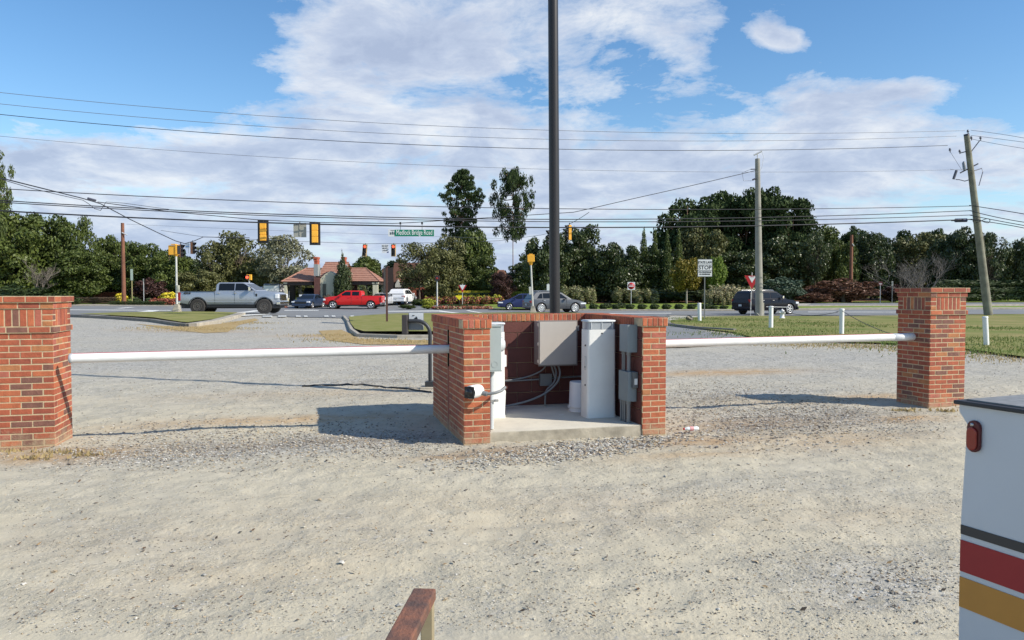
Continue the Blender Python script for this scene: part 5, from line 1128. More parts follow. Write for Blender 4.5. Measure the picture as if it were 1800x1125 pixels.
# ================================================================ gatehouse and buildings
tile = mat('roof_tile', (.40, .215, .15), .9, col2=(.33, .16, .115), vscale=3, bump=.4, bscale=12); cream = mat('cream_wall', (.55, .52, .38), .8, var=.05); brickw = mat('far_brick', (.30, .085, .05), .9, var=.25, vscale=5); brickd = mat('far_brick_dark', (.13, .055, .045), .9, var=.2, vscale=5); fasc = mat('fascia_dark', (.045, .03, .025), .7); timb = mat('timber_white', (.6, .57, .48), .7); leadm = mat('lead_grey', (.30, .32, .31), .6)
gY = 86.0; gx0 = WX(590, gY); gs_ = 1350/gY; gz0 = zf(gx0, gY)
gh = thing('gatehouse', 'single storey gatehouse with red tiled drive-through roofs and two brick chimneys', 'gatehouse', (gx0, gY, gz0))
gx_ = lambda px: (px-590)/gs_
gz_ = lambda py: ZY(py, gY)-gz0
def roof_rows(mb, A, B, C, D, n=7):
    """stepped tile rows from eave A-B up to ridge D-C"""
    A, B, C, D = map(V3, (A, B, C, D)); nn = (B-A).cross(D-A).normalized()
    if nn.z < 0: nn = -nn
    for i in range(n):
        u0, u1 = i/n, (i+1)/n
        a, b, c, d_ = A.lerp(D, u0), B.lerp(C, u0), B.lerp(C, u1), A.lerp(D, u1)
        h = nn*.06; mb.add([a+h, b+h, c+nn*.005, d_+nn*.005, a, b], [(0,1,2,3), (4,5,1,0)])
def hip(xa, xb, ra, rb, ze, zr, ya, yb, hipL, hipR, name='roof'):
    ym = (ya+yb)/2; mb = MB(); k = (yb-ya)/2
    la, lb_ = (ra, rb)
    roof_rows(mb, (xa,ya,ze), (xb,ya,ze), (lb_,ym,zr), (la,ym,zr)); roof_rows(mb, (xb,yb,ze), (xa,yb,ze), (la,ym,zr), (lb_,ym,zr))
    if hipL: roof_rows(mb, (xa,yb,ze), (xa,ya,ze), (la,ym,zr), (la,ym,zr-.001))
    if hipR: roof_rows(mb, (xb,ya,ze), (xb,yb,ze), (lb_,ym,zr-.001), (lb_,ym,zr))
    mb.tube([(la,ym,zr+.03), (lb_,ym,zr+.03)], .09, 6)
    if hipL: mb.tube([(xa,ya,ze+.04), (la,ym,zr+.03)], .07, 6)
    if hipR: mb.tube([(xb,ya,ze+.04), (lb_,ym,zr+.03)], .07, 6)
    mb.box((xa+.05,ya+.05,ze-.02), (xb-.05,yb-.05,ze-.0)); o = mb.build(name, tile, gh)
    m = MB(); m.box((xa+.15,ya+.15,ze-.35), (xb-.15,ya+.45,ze-.021)); m.box((xa+.15,yb-.45,ze-.35), (xb-.15,yb-.15,ze-.021)); m.box((xa+.15,ya+.451,ze-.35), (xa+.45,yb-.451,ze-.021)); m.box((xb-.45,ya+.451,ze-.35), (xb-.15,yb-.451,ze-.021)); m.build('fascia_beam', fasc, gh)
    m = MB(); m.box((xa+.451,ya+.451,ze-.12), (xb-.451,yb-.451,ze-.06)); m.build('soffit', fasc, gh)
ya, yb = -2.6, 3.6
hip(gx_(507), gx_(562), gx_(537), gx_(562), gz_(496), gz_(472), ya, yb, 1, 0)
hip(gx_(617), gx_(674), gx_(617), gx_(643), gz_(495), gz_(472), ya, yb, 0, 1)
hip(gx_(564), gx_(616), gx_(569), gx_(611), gz_(489), gz_(461.5), -2.0, 3.8, 0, 0)
m = MB(); m.prism([(gx_(564), 0), (gx_(574), 0), (gx_(574), gz_(490)), (gx_(564), gz_(488))], -2.9, 3.4); m.prism([(gx_(608), 0), (gx_(618), 0), (gx_(618), gz_(490)), (gx_(608), gz_(490))], -2.6, 3.4); m.build('brick_wall', brickd, gh, fixn=True)
m = MB(); m.box((gx_(614.3), -2.75, 0), (gx_(618.3), -2.605, gz_(495))); m.build('brick_pier', brickw, gh)
m = MB(); m.prism([(gx_(574.1), 0), (gx_(607.9), 0), (gx_(607.9), gz_(495)), (gx_(600), gz_(484)), (gx_(591), gz_(478)), (gx_(582), gz_(483)), (gx_(574.1), gz_(491))], -2.75, 3.2); m.build('cream_wall', cream, gh, fixn=True)
for a, b in ((577, 585), (597, 604)):
    m = MB(); m.box((gx_(a), -2.80, .9), (gx_(b), -2.752, 2.35)); wf = m.build('window', cream, gh); m = MB(); m.box((gx_(a)+.06, -2.815, .97), (gx_(b)-.06, -2.801, 2.28)); m.build('pane', mat('window_dark', (.03, .04, .04), .2), wf)
for a in (563, 609.5):
    m = MB(); m.box((gx_(a), -2.7, gz_(486)), (gx_(a+7), -1.6, gz_(466))); m.build('chimney_base', leadm, gh)
    m = MB(); m.box((gx_(a+.4), -2.65, gz_(466)+.001), (gx_(a+6), -1.7, gz_(454.5))); m.box((gx_(a-.2), -2.72, gz_(456.5)), (gx_(a+6.6), -1.62, gz_(453.5))); m.box((gx_(a), -2.69, gz_(461.5)), (gx_(a+6.3), -1.66, gz_(460))); m.build('chimney', mat('chimney_brick', (.40, .10, .055), .9, var=.2, vscale=5), gh)
for px in (513.5, 664.5, 669):
    for yy_ in (-2.3, 3.2):
        m = MB(); m.box((gx_(px)-.14, yy_-.14, 0), (gx_(px)+.14, yy_+.14, gz_(500)+.3)); m.box((gx_(px)-.24, yy_-.24, 0), (gx_(px)+.24, yy_+.24, .75)); m.box((gx_(px)-.2, yy_-.2, 2.3), (gx_(px)+.2, yy_+.2, 2.45)); m.build('post', cream, gh)
m = MB(); m.box((gx_(500), 2.0, 0), (gx_(509), 2.4, 2.2)); m.build('dark_fence', fasc, gh)
# second building
hY = 101.0; hx0 = WX(705, hY); hz0 = zf(hx0, hY); hs = 1350/hY
hb = thing('club_house', 'brown gabled brick building with timber framing behind the white SUV', 'house', (hx0, hY, hz0)); hx_ = lambda px: (px-705)/hs; hz_ = lambda py: ZY(py, hY)-hz0
m = MB(); m.box((hx_(673), .5, 0), (hx_(694), 6, hz_(486))); m.box((hx_(690), 0, 0), (hx_(760), 7, hz_(505))); m.build('wall', brickw, hb)
m = MB(); m.prism([(hx_(671), hz_(492)), (hx_(673), hz_(472)), (hx_(682), hz_(472)), (hx_(690), hz_(492))], 0, 6.5); m.prism([(hx_(689), hz_(496)), (hx_(694), hz_(462)), (hx_(752), hz_(462)), (hx_(764), hz_(496))], -.3, 7.5); m.build('roof', mat('roof_brown', (.24, .115, .08), .9, var=.2, vscale=2), hb, fixn=True)
m = MB(); m.prism([(hx_(682), hz_(512)), (hx_(682), hz_(472)), (hx_(692), hz_(470)), (hx_(694), hz_(512))], -.5, .2); m.build('side_gable', fasc, hb, fixn=True)
m = MB(); m.prism([(hx_(696), hz_(505)), (hx_(696), hz_(500)), (hx_(701), hz_(491)), (hx_(706), hz_(500)), (hx_(706), hz_(505))], -.6, -.05); m.build('dormer', timb, hb, fixn=True)
m = MB(); m.box((hx_(692), -.35, hz_(506)), (hx_(712), -.05, hz_(497))); m.build('timber_band', fasc, hb)
for k in range(5):
    m = MB(); a = 699+k*1.9; m.box((hx_(a), -.12, hz_(507.3)), (hx_(a)+.10, -.02, hz_(505.8))); m.build('wall_lettering', timb, hb)
m = MB(); m.lathe([(.10, -.14), (.13, -.10), (.13, -.03), (.10, -.03)], (hx_(713.5), 0, hz_(506)), 14, axis='y'); m.build('wall_emblem', timb, hb)
m = MB(); m.box((hx_(676), -.1, 0), (hx_(684), .45, 2.3)); m.build('doorway', mat('window_dark', (.03, .04, .04), .2), hb)
hc = thing('house', 'pinkish roof of a low house showing between the tall pines trunk and dark trees', 'house', (WX(868, 118), 118, .8)); hz2 = lambda py: ZY(py, 118)-.8
m = MB(); m.box((-1.4, 0, 0), (2.2, 5, hz2(490))); m.build('wall', brickw, hc); m = MB(); m.prism([(-1.6, hz2(490)), (-.6, hz2(474.5)), (1.6, hz2(474.5)), (2.4, hz2(490))], -.3, 5.3); m.build('roof', mat('roof_pink', (.36, .17, .12), .9), hc, fixn=True)
# garden brick walls
def gwall(label, px0, px1, Y, ytop, wd=.3):
    t_ = thing('garden_wall', label, 'wall', (WX(px0, Y), Y, zf(WX((px0+px1)/2, Y), Y))); L = WX(px1, Y)-WX(px0, Y); Hh = ZY(ytop, Y)-t_.location.z
    m = MB(); m.box((0, 0, -.5), (L, wd, Hh-.08)); m.build('wall', brickw, t_); m = MB(); m.box((-.03, -.03, Hh-.079), (L+.03, wd+.03, Hh)); m.build('coping', mat('coping_red', (.40, .14, .09), .9, var=.2, vscale=4), t_)
    m = MB(); k = 0
    while k*3 < L: m.box((k*3, -.06, -.4), (k*3+.4, wd+.06, Hh+.05)); k += 1
    m.build('pier', brickw, t_)
gwall('low red brick garden wall behind the brown hedge on the left', 112, 212, 92, 513.5)
gwall('low red brick garden wall behind the flower beds', 732, 905, 92, 509.5)

# ================================================================ foliage
def leafmat(name, a, b, spec=.35, rough=.55, tr=.10):
    m = bpy.data.materials.new(name); m.use_nodes = True; t = NT(m.node_tree); p = t.n['Principled BSDF']
    g = t.new('ShaderNodeNewGeometry'); oi = t.new('ShaderNodeObjectInfo')
    f = t.math('ADD', t.math('MULTIPLY', g.outputs['Random Per Island'], .8), t.math('MULTIPLY', oi.outputs['Random'], .3), clamp=True)
    c = t.mix(f, (*a, 1), (*b, 1)); t.put(p.inputs['Base Color'], c); p.inputs['Roughness'].default_value = rough; p.inputs['Specular IOR Level'].default_value = spec
    if tr:
        o = [n for n in t.n if n.type == 'OUTPUT_MATERIAL'][0]; ad = t.new('ShaderNodeMixShader'); tl = t.new('ShaderNodeBsdfTranslucent'); t.put(tl.inputs['Color'], c); ad.inputs[0].default_value = tr
        t.l.new(p.outputs[0], ad.inputs[1]); t.l.new(tl.outputs[0], ad.inputs[2]); t.l.new(ad.outputs[0], o.inputs[0])
    return m
LM = dict(broad=leafmat('leaf_green', (.032, .054, .011), (.115, .145, .030)), dark=leafmat('leaf_dark', (.021, .036, .011), (.085, .110, .034), .45, .42), pine=leafmat('pine_needles', (.022, .040, .014), (.072, .102, .034), .15, .7),
    olive=leafmat('leaf_olive', (.070, .078, .024), (.180, .178, .065)), pale=leafmat('leaf_pale', (.12, .12, .07), (.23, .23, .135)), autumn=leafmat('leaf_autumn', (.10, .11, .015), (.26, .19, .025)), bright=leafmat('leaf_bright', (.09, .15, .02), (.20, .27, .04)),
    redb=leafmat('leaf_redbrown', (.10, .055, .03), (.19, .085, .05)), wine=leafmat('leaf_wine', (.05, .025, .022), (.10, .045, .035)), yellow=leafmat('leaf_yellow', (.42, .36, .03), (.72, .58, .04)), lime=leafmat('leaf_lime', (.20, .24, .03), (.42, .42, .05)),
    flower=leafmat('flower_red', (.30, .035, .025), (.42, .16, .10)), hedge=leafmat('hedge_green', (.035, .055, .018), (.07, .10, .03)), pampas=leafmat('leaf_pampas', (.13, .17, .05), (.45, .38, .24)), blue=leafmat('leaf_bluegreen', (.045, .075, .05), (.09, .13, .08)), brownh=leafmat('hedge_brown', (.11, .075, .05), (.20, .14, .09)))
bark = mat('bark', (.13, .10, .075), .95, var=.3, vscale=3); barkp = mat('bark_pale', (.34, .31, .27), .9, var=.2, vscale=3); barkr = mat('bark_red', (.23, .13, .09), .95, var=.3, vscale=2)
def leaves(cl, n, size, seed, flat=0., aspect=1.6, inner=.55, out=.55):
    """cl: (k,6) centres+radii. returns verts, faces of n leaf quads"""
    r = np.random.default_rng(seed); cl = np.asarray(cl, float); wgt = (cl[:, 3]*cl[:, 4]*cl[:, 5])**(2/3); wgt /= wgt.sum()
    k = r.choice(len(cl), n, p=wgt); d = r.normal(size=(n, 3)); d /= np.linalg.norm(d, axis=1)[:, None]
    rad = inner+(1-inner)*r.random(n)**.6; rad *= 1+.10*r.normal(size=n)
    c = cl[k, :3]+d*rad[:, None]*cl[k, 3:6]
    nm = d*out+r.normal(size=(n, 3))*(.55); nm[:, 2] += flat; nm /= np.linalg.norm(nm, axis=1)[:, None]
    a = np.cross(nm, r.normal(size=(n, 3))); a /= np.linalg.norm(a, axis=1)[:, None]; b = np.cross(nm, a)
    s = size*(.6+.8*r.random(n))[:, None]; sa, sb_ = a*s*aspect*.5, b*s*.5
    v = np.stack([c-sa, c+sb_*1.0, c+sa, c-sb_*1.0], 1).reshape(-1, 3)
    return v, np.arange(4*n).reshape(-1, 4)
def crown_clumps(seed, n, rx, rz, zc, cr, shape='ell', zmin=.06):
    r = np.random.default_rng(seed); out = []
    while len(out) < n:
        p = r.uniform(-1, 1, 3)
        if np.linalg.norm(p) > 1: continue
        if np.linalg.norm(p) < .45 and r.random() < .6: continue
        x, y, z = p[0]*rx, p[1]*rx, zc+p[2]*rz
        if shape == 'cone': k = 1-(z-zmin)/(1-zmin); x *= max(k, .05)*1.5; y *= max(k, .05)*1.5
        if z < zmin: continue
        q = cr*(.65+.7*r.random()); 
        if shape == 'cone': q *= max(.25, k)
        out.append((x, y, z, q, q, q*.75))
    return out
def limbs(seed, cl, base, r0, mb, frac=.5, nmax=22, pine=False):
    r = random.Random(seed); sel = r.sample(cl, min(nmax, len(cl)))
    for c in sel:
        z0_ = base+(c[2]-base)*r.uniform(.1, .55); z0_ = max(.05, min(z0_, .9)); z0_ = c[2]-.03 if pine else z0_; p0 = V3((0, 0, z0_)); p2 = V3(c[:3]); p1 = p0.lerp(p2, .5)+V3((r.uniform(-.02, .02), r.uniform(-.02, .02), -.02))
        mb.tube([p0, p1, p2], [r0*.42, r0*.28, r0*.10], 5, cap=False)
ARCH = {}
def archetype(key, seed, kind):
    rr = random.Random(seed); tr = MB()
    if kind == 'broad': cl = crown_clumps(seed, 74, .42, .47, .52, .105, zmin=.05)+[(rr.uniform(-.1,.1), rr.uniform(-.1,.1), z, .28, .28, .14) for z in (.2, .35, .5, .62)]; n, sz, r0, top = 19000, .023, .022, .85
    elif kind == 'loose': cl = crown_clumps(seed, 46, .44, .40, .58, .10, zmin=.22); n, sz, r0, top = 6500, .022, .016, .75
    elif kind == 'pinem': cl = crown_clumps(seed, 48, .42, .40, .58, .12, zmin=.22); cl = [(a, b, c, d, e, f*.75) for a, b, c, d, e, f in cl]; n, sz, r0, top = 15000, .022, .018, .9
    elif kind == 'round': cl = crown_clumps(seed, 60, .38, .30, .62, .13, zmin=.3); n, sz, r0, top = 12000, .03, .025, .8
    elif kind == 'cone': cl = [(0+rr.uniform(-1, 1)*.16*(1-z)**.8, rr.uniform(-1, 1)*.16*(1-z)**.8, z, .28*(1-z)**.75+.03, .28*(1-z)**.75+.03, .07) for z in np.linspace(.06, .97, 34)]; n, sz, r0, top = 7000, .022, .02, .9
    elif kind == 'column': cl = [(rr.uniform(-.14, .14), rr.uniform(-.14, .14), z, .30*min(1, 2.6*(1.03-z)), .30*min(1, 2.6*(1.03-z)), .09) for z in np.linspace(.08, .95, 30)]; cl = [(a*(1.15-e2), b2*(1.15-e2), e2, r1*min(1, (1.06-e2)*1.9), r1*min(1, (1.06-e2)*1.9), r3) for a, b2, e2, r1, r2, r3 in cl]; n, sz, r0, top = 9000, .026, .02, .8
    elif kind == 'tallpine':
        cl = []
        for i in range(13):
            z0_ = .50+.47*i/12; env = (.34+.10*math.sin(i*2.1) if z0_ < .74 else (.50-.04*math.cos(i*3))*(1.06-z0_)/.30); a0 = rr.uniform(0, 6.28)
            for j in range(6):
                a = a0+j*1.05+rr.uniform(-.3, .3)
                for q_ in (.35, .7, 1.05):
                    if rr.random() < .25: continue
                    q = q_*env*rr.uniform(.8, 1.12); s_ = rr.uniform(.04, .068); cl.append((q*math.cos(a), q*math.sin(a), z0_+rr.uniform(-.015, .015)-.02*q_, s_*1.45, s_*1.45, s_*.36))
        n, sz, r0, top = 17000, .015, .011, .95
    elif kind == 'sparsepine':
        cl = []
        for i in range(92):
            z = rr.uniform(.46, .97); env = .50 if z < .85 else .50*(1.05-z)/.2; a = rr.uniform(0, 6.28); q = rr.uniform(.1, 1)*env; s_ = rr.uniform(.04, .075); cl.append((q*math.cos(a), q*math.sin(a), z, s_*1.35, s_*1.35, s_*.75))
        n, sz, r0, top = 11000, .016, .011, .95
    v, f = leaves(cl, n, sz, seed, inner=.35 if kind in ('tallpine', 'sparsepine') else .6)
    if kind in ('tallpine', 'sparsepine', 'loose', 'pinem', 'round', 'broad'): limbs(seed, cl, .3, r0, tr, nmax=60 if 'pine' in kind else (40 if kind == 'loose' else 18), pine=kind in ('tallpine', 'sparsepine'))
    pts = [(0, 0, -.03)]; px = py = 0
    for k in range(1, 7): px += rr.uniform(-.008, .008); py += rr.uniform(-.008, .008); pts.append((px, py, top*k/6))
    tr.tube(pts, [r0*(1.15-.95*k/6) for k in range(7)], 8)
    ARCH[key] = (v, f, tr)
MESHC = {}
def plant(kind, seed, lm, label, px, Y, ytop, wpx, name='tree', cat='tree', group=None, yb_=None, trunkm=bark, rz=None, zmax=None):
    key = (kind, seed)
    if key not in ARCH: archetype(key, seed, kind)
    v, f, tr = ARCH[key]
    x = WX(px, Y); z0_ = zf(x, Y)+.03; Hh = ZY(ytop, Y)-z0_; W = wpx/1350*Y
    t_ = thing(name, label, cat, (x, Y, z0_), random.uniform(0, 6.28) if rz is None else rz, group, scale=(W*1.02, W*1.02, Hh))
    mk = (key, lm)
    if mk not in MESHC: MESHC[mk] = np_mesh('crown', v, f, [LM[lm]])
    tk = (key, 'tr', trunkm.name)
    if tk not in MESHC: o = tr.build('trunk', trunkm); MESHC[tk] = o.data; bpy.data.objects.remove(o)
    for nm, me in (('crown', MESHC[mk]), ('trunk', MESHC[tk])): o = bpy.data.objects.new(nm, me); COL.objects.link(o); o.parent = t_
    return t_
TR = [ # kind seed leaf label px Y ytop w
 ('broad',1,'broad','broad dark green tree at the far left above the left gate pillar',20,84,352,165),
 ('broad',2,'broad','green tree with sunlit leaves right of the far left tree',88,88,376,120),
 ('loose',3,'broad','tall loose topped tree behind the bare tree on the left',140,90,376,75),
 ('broad',2,'broad','lower green tree filling the gap right of the loose topped tree',140,86,440,110),
 ('broad',1,'broad','green tree with a spiky top directly behind the left brown pole',200,94,408,80),
 ('broad',2,'broad','rounded green tree right of the left brown pole',250,90,426,100),
 ('broad',1,'broad','rounded green tree behind the left crossing signal post',300,88,434,90),
 ('broad',2,'dark','dark distant tree low behind the left side view signals',345,120,456,70),
 ('broad',1,'olive','low olive green tree left of the silver pickup cab',350,86,472,90),
 ('loose',3,'olive','tall airy olive tree above the silver pickup truck',425,92,404,125),
 ('loose',4,'olive','airy half bare tree leaning on the left side of the tall olive tree',378,90,426,90),
 ('loose',4,'pale','thin pale grey leafed tree right of the tall olive tree',505,90,416,115),
 ('broad',2,'olive','dense olive foliage behind the silver pickup cab',420,95,448,120),
 ('broad',1,'olive','low olive tree left of the gatehouse roof',485,92,462,80),
 ('column',5,'dark','dense dark columnar evergreen in front of the gatehouse',603,83,441,44),
 ('round',6,'broad','round green tree behind the right gatehouse roof',645,108,449,66),
 ('broad',1,'dark','dark tree showing between the two red lit signals',702,118,452,70),
 ('broad',2,'dark','distant dark tree low behind the left gatehouse chimney',552,120,470,60),
 ('loose',3,'olive','spreading olive brown tree behind the white SUV',738,88,422,100),
 ('broad',1,'olive','broad olive tree below the street name sign',775,90,432,100),
 ('loose',4,'olive','airy olive tree with a loose top left of the green rounded tree',785,93,416,90),
 ('round',6,'broad','tall green rounded tree below the left tall pine',832,95,403,80),
 ('broad',2,'broad','green lower tree behind the flower beds',845,92,450,70),
 ('tallpine',7,'pine','tall pine with layered dark branches, left of the pair',813,110,295,80),
 ('sparsepine',8,'pine','tall pine with a sparser crown and long bare trunk, right of the pair',902,108,292,78),
 ('broad',1,'wine','dark reddish small tree below the right tall pine',884,87,474,50),
 ('broad',2,'dark','dark tree left of the yellow crossing box beside the tall dark pole',925,105,460,80),
 ('broad',1,'dark','tall dark magnolia behind the tall dark pole',960,88,404,90),
 ('broad',2,'dark','tall dark magnolia right of the tall dark pole',1018,90,396,105),
 ('broad',1,'dark','dark magnolia with glossy leaves left of the row of conical tops',1085,87,420,100),
 ('cone',9,'broad','leftmost of the pointed conical evergreens',1131,88,404,44),
 ('cone',9,'broad','second pointed conical evergreen from the left',1151,88,406,40),
 ('cone',9,'broad','third pointed conical evergreen from the left',1172,87,408,42),
 ('cone',9,'broad','rightmost pointed conical evergreen',1192,88,404,42),
 ('broad',2,'dark','dark glossy tree below the conical tops',1150,89,438,100),
 ('pinem',10,'pine','leftmost rounded pine of the big dark pine group',1208,100,344,140),
 ('pinem',11,'pine','second rounded pine of the big dark pine group',1262,103,337,130),
 ('pinem',10,'pine','tallest rounded pine directly left of the grey utility pole top',1308,100,331,130),
 ('pinem',11,'pine','rounded pine directly right of the grey utility pole top',1360,99,331,135),
 ('pinem',10,'pine','lower pine on the right shoulder of the big dark pine group',1392,97,372,100),
 ('broad',1,'olive','dark olive tree in front of the left rounded pines',1232,94,390,110),
 ('broad',2,'dark','dark tree low in front of the middle of the pine group',1300,92,440,110),
 ('broad',1,'dark','dark green tree right of the grey utility pole',1385,94,408,115),
 ('broad',2,'broad','green tree right of the pine group',1445,98,398,90),
 ('loose',3,'dark','loose leaved dark tree on the right edge of the pine group',1432,92,402,60),
 ('broad',1,'broad','green tree left of the red brown pole on the right',1475,95,412,70),
 ('pinem',11,'pine','distant rounded pine behind the red brown pole on the right',1500,104,398,60),
 ('broad',2,'dark','dark tree directly right of the red brown pole on the right',1530,96,408,80),
 ('pinem',10,'pine','distant dark tree top behind the bare shrub',1570,108,404,80),
 ('broad',1,'olive','wide olive tree behind the bare grey shrub',1612,100,402,120),
 ('pinem',11,'pine','distant pine above the right gate pillar',1650,108,403,80),
 ('broad',2,'dark','dark tree left of the leaning wooden pole',1660,94,418,70),
 ('broad',1,'dark','tall dark magnolia directly behind the leaning wooden pole',1705,92,392,95),
 ('loose',4,'dark','loose topped dark tree right of the leaning wooden pole',1738,90,412,70),
 ('broad',2,'broad','low green tree near the right edge of the picture',1772,94,436,60),
 ('broad',1,'dark','dark tree cut by the right edge of the picture',1812,90,405,70),
 ('round',6,'autumn','small tree with yellow orange autumn leaves left of the STATE LAW sign',1207,83,453,62),
 ('round',6,'bright','bright green small tree right of the STATE LAW sign',1258,84,450,38),
 ('sparsepine',8,'broad','pine bough at the left edge of the picture above the roadside trees',-14,70,258,74),
 ('broad',2,'olive','olive tree behind the gatehouse driveway',535,105,492,70),
 ('column',5,'olive','small olive conifer seen under the right gatehouse roof',628,96,497,18),
 ('column',5,'olive','second small olive conifer seen under the right gatehouse roof',640,98,497,16),
]
random.seed(21)
for a in TR:
    kind, seed, lm, label, px, Y, yt, w_ = a
    nm = {'tallpine': 'pine_tree', 'sparsepine': 'pine_tree', 'pinem': 'pine_tree', 'cone': 'conifer', 'column': 'conifer'}.get(kind, 'leafy_tree')
    plant(kind, seed, lm, label, px, Y, yt, w_, name=nm, cat='conifer' if nm == 'conifer' else 'tree', trunkm=barkr if 'pine' in kind else (barkp if lm in ('autumn', 'pale') else bark), group='background trees')
# woods closing the gaps far behind
r_ = np.random.default_rng(5); cl = []
for i in range(620):
    px = r_.uniform(-120, 1950); Y = r_.uniform(118, 150)
    top = 478
    if px > 1180: top = 425
    elif 930 < px: top = 440
    elif px < 330: top = 440
    elif 560 < px < 700: top = 486
    x = WX(px, Y); z = r_.uniform(.5, max(1.5, ZY(top, Y)-1.2)); q = r_.uniform(1.2, 2.4); cl.append((x, Y, z, q, q, q*.8))
v, f = leaves(cl, 62000, .55, 5); me = np_mesh('far_woods', v, f, [LM['dark']]); o = bpy.data.objects.new('far_woods', me); COL.objects.link(o); tag(o, 'continuous dark woods closing the gaps behind the trees', 'woods', kind='stuff')
# shrubs
SHC = {}
def shrub(label, px, Y, ytop, wpx, lm, kind='ball', name='shrub', cat='shrub', group=None, depth=1.0, dz=0):
    key = (kind, lm)
    if key not in SHC:
        if kind == 'ball': cl = [(0, 0, .42, .42, .42, .50)]+crown_clumps(3, 14, .38, .36, .48, .16, zmin=.1); n, sz = 2600, .085
        elif kind == 'rough': cl = crown_clumps(5, 34, .44, .42, .46, .15, zmin=.06); n, sz = 6000, .04
        elif kind == 'box': r = np.random.default_rng(2); cl = [(a, b, c, .09, .3, .14) for a in np.linspace(-.44, .44, 12) for b in (-.2, .2) for c in (.2, .5, .8)]; n, sz = 9000, .028
        elif kind == 'spiky': r = np.random.default_rng(4); cl = [(r.uniform(-.45, .45), r.uniform(-.4, .4), r.uniform(.1, .7), .06, .06, .28) for _ in range(60)]; n, sz = 7000, .035
        v, f = leaves(cl, n, sz, 9, inner=.75 if kind in ('ball', 'box') else .5, out=1.0 if kind in ('ball', 'box') else .6)
        SHC[key] = np_mesh('foliage', v, f, [LM[lm]])
    x = WX(px, Y); z0_ = zf(x, Y)+.05+dz; Hh = ZY(ytop, Y)-z0_; W = wpx/1350*Y
    t_ = thing(name, label, cat, (x, Y, z0_), 0 if kind == 'box' or depth != 1 else random.uniform(-.2, .2), group, scale=(W, min(W, 4)*depth, max(Hh, .2)))
    o = bpy.data.objects.new('foliage', SHC[key]); COL.objects.link(o); o.parent = t_
    SK = 'stem'
    if SK not in SHC:
        m = MB(); m.tube([(0,0,-.05), (0,0,.3)], [.03, .02], 6)
        for a in range(4): m.tube([(0,0,.12), (.2*math.cos(a*1.57), .2*math.sin(a*1.57), .55)], [.018, .008], 5)
        q = m.build('stem', bark); SHC[SK] = q.data; bpy.data.objects.remove(q)
    o = bpy.data.objects.new('stem', SHC[SK]); COL.objects.link(o); o.parent = t_
    return t_
ords = ['first', 'second', 'third', 'fourth', 'fifth', 'sixth', 'seventh', 'eighth', 'ninth', 'tenth', 'eleventh', 'twelfth', 'thirteenth', 'fourteenth', 'fifteenth', 'sixteenth']
for k, px in enumerate((1043, 1061, 1068, 1083, 1092, 1107, 1128, 1150, 1171, 1193, 1215, 1241, 1254, 1272)):
    bk_ = px in (1068, 1092); shrub('%s clipped round bush from the left in the row along the kerb' % ords[k], px, 71.5 + (2.2 if bk_ else 0), 533.5 + (3 if px > 1250 else 0) - (1.5 if bk_ else 0), 17.5, 'hedge', name='round_bush', cat='bush', group='round bushes along the kerb')
for a in [('tall pampas like bush with pale plumes left of the yield sign',1288,80,498,95,'pampas','spiky'), ('second smaller pampas like bush right of the STATE LAW sign',1262,79,507,50,'pampas','spiky'),
 ('shrub with pale yellow tips right of the tall dark pole',1015,83,500,70,'pampas','spiky'), ('shrub with yellow tips behind the DO NOT ENTER sign',1115,84,503,90,'pampas','spiky'),
 ('large red brown mounded bush behind the brown pole on the right',1482,86,486,125,'redb','rough'), ('small low reddish bush right of the black SUV',1432,84,513,60,'redb','rough'), ('blue green shrub behind the black SUV',1372,85,483,85,'blue','rough'), ('dark wine coloured shrub left of the bare grey shrub',1572,88,498,50,'wine','rough'),
 ('low dark shrub left of the STATE LAW sign',1170,86,508,90,'dark','rough'), ('dark low shrub behind the left yellow tipped shrub',1060,88,498,110,'dark','rough'), ('low dark shrub behind the pampas like bush',1235,87,508,90,'dark','rough'),
 ('reddish brown round shrub right of the narrow pale green sign',266,83,485,62,'wine','rough'), ('low spreading green juniper behind the left gate pillar',30,76,498,140,'hedge','rough'), ('low green juniper right of the bare tree on the left',105,78,514,75,'hedge','rough'),
 ('yellow bush touching the left brown pole',212,82,514,22,'yellow','ball'), ('bright yellow bush right of the reddish brown shrub',300,82,512,42,'yellow','ball'), ('lime green ball bush among the red flowers',288,80,521,16,'lime','ball'), ('yellow bush behind the tail of the silver pickup',325,83,514,34,'yellow','ball'),
 ('small clipped green ball left of the thin stake',240,80,522,14,'hedge','ball'), ('small clipped green ball right of the thin stake',262,80,523,14,'hedge','ball'),
 ('brown bush in front of the gatehouse wall',578,81,516,28,'brownh','rough'), ('green bush beside the gatehouse drive',560,82,522,18,'lime','ball'),
 ('low green bush island right of the white SUV',717,74,534.5,32,'broad','rough'), ('yellow green bush at the left end of the flower island',752,73.5,535,22,'lime','rough'), ('dark red bush at the left end of the flower island',763,73,538,12,'flower','ball'),
 ('lime green shrub at the left end of the long flower bed',752,82,524,26,'lime','ball'), ('dark green bush left of the long flower bed',735,84,525,26,'hedge','ball')]:
    shrub(*a[:6], kind=a[6], group=None)
shrub('low clipped green hedge along the road at the foot of the left brown pole', 243, 78, 529, 96, 'hedge', 'box', 'hedge', 'hedge', depth=.35)
shrub('low brown clipped hedge in front of the left garden wall', 165, 82, 521.5, 110, 'brownh', 'box', 'hedge', 'hedge', depth=.35)
shrub('long dark clipped hedge running to the right edge of the picture', 1745, 90, 489, 190, 'hedge', 'box', 'hedge', 'hedge', depth=.5)
shrub('lower dark hedge left of the long dark clipped hedge', 1655, 88, 497, 60, 'hedge', 'rough', 'hedge', 'hedge', depth=.6)
shrub('long dark green clipped hedge behind the flower island', 811, 75, 534.5, 78, 'hedge', 'box', 'hedge', 'hedge', depth=.25)
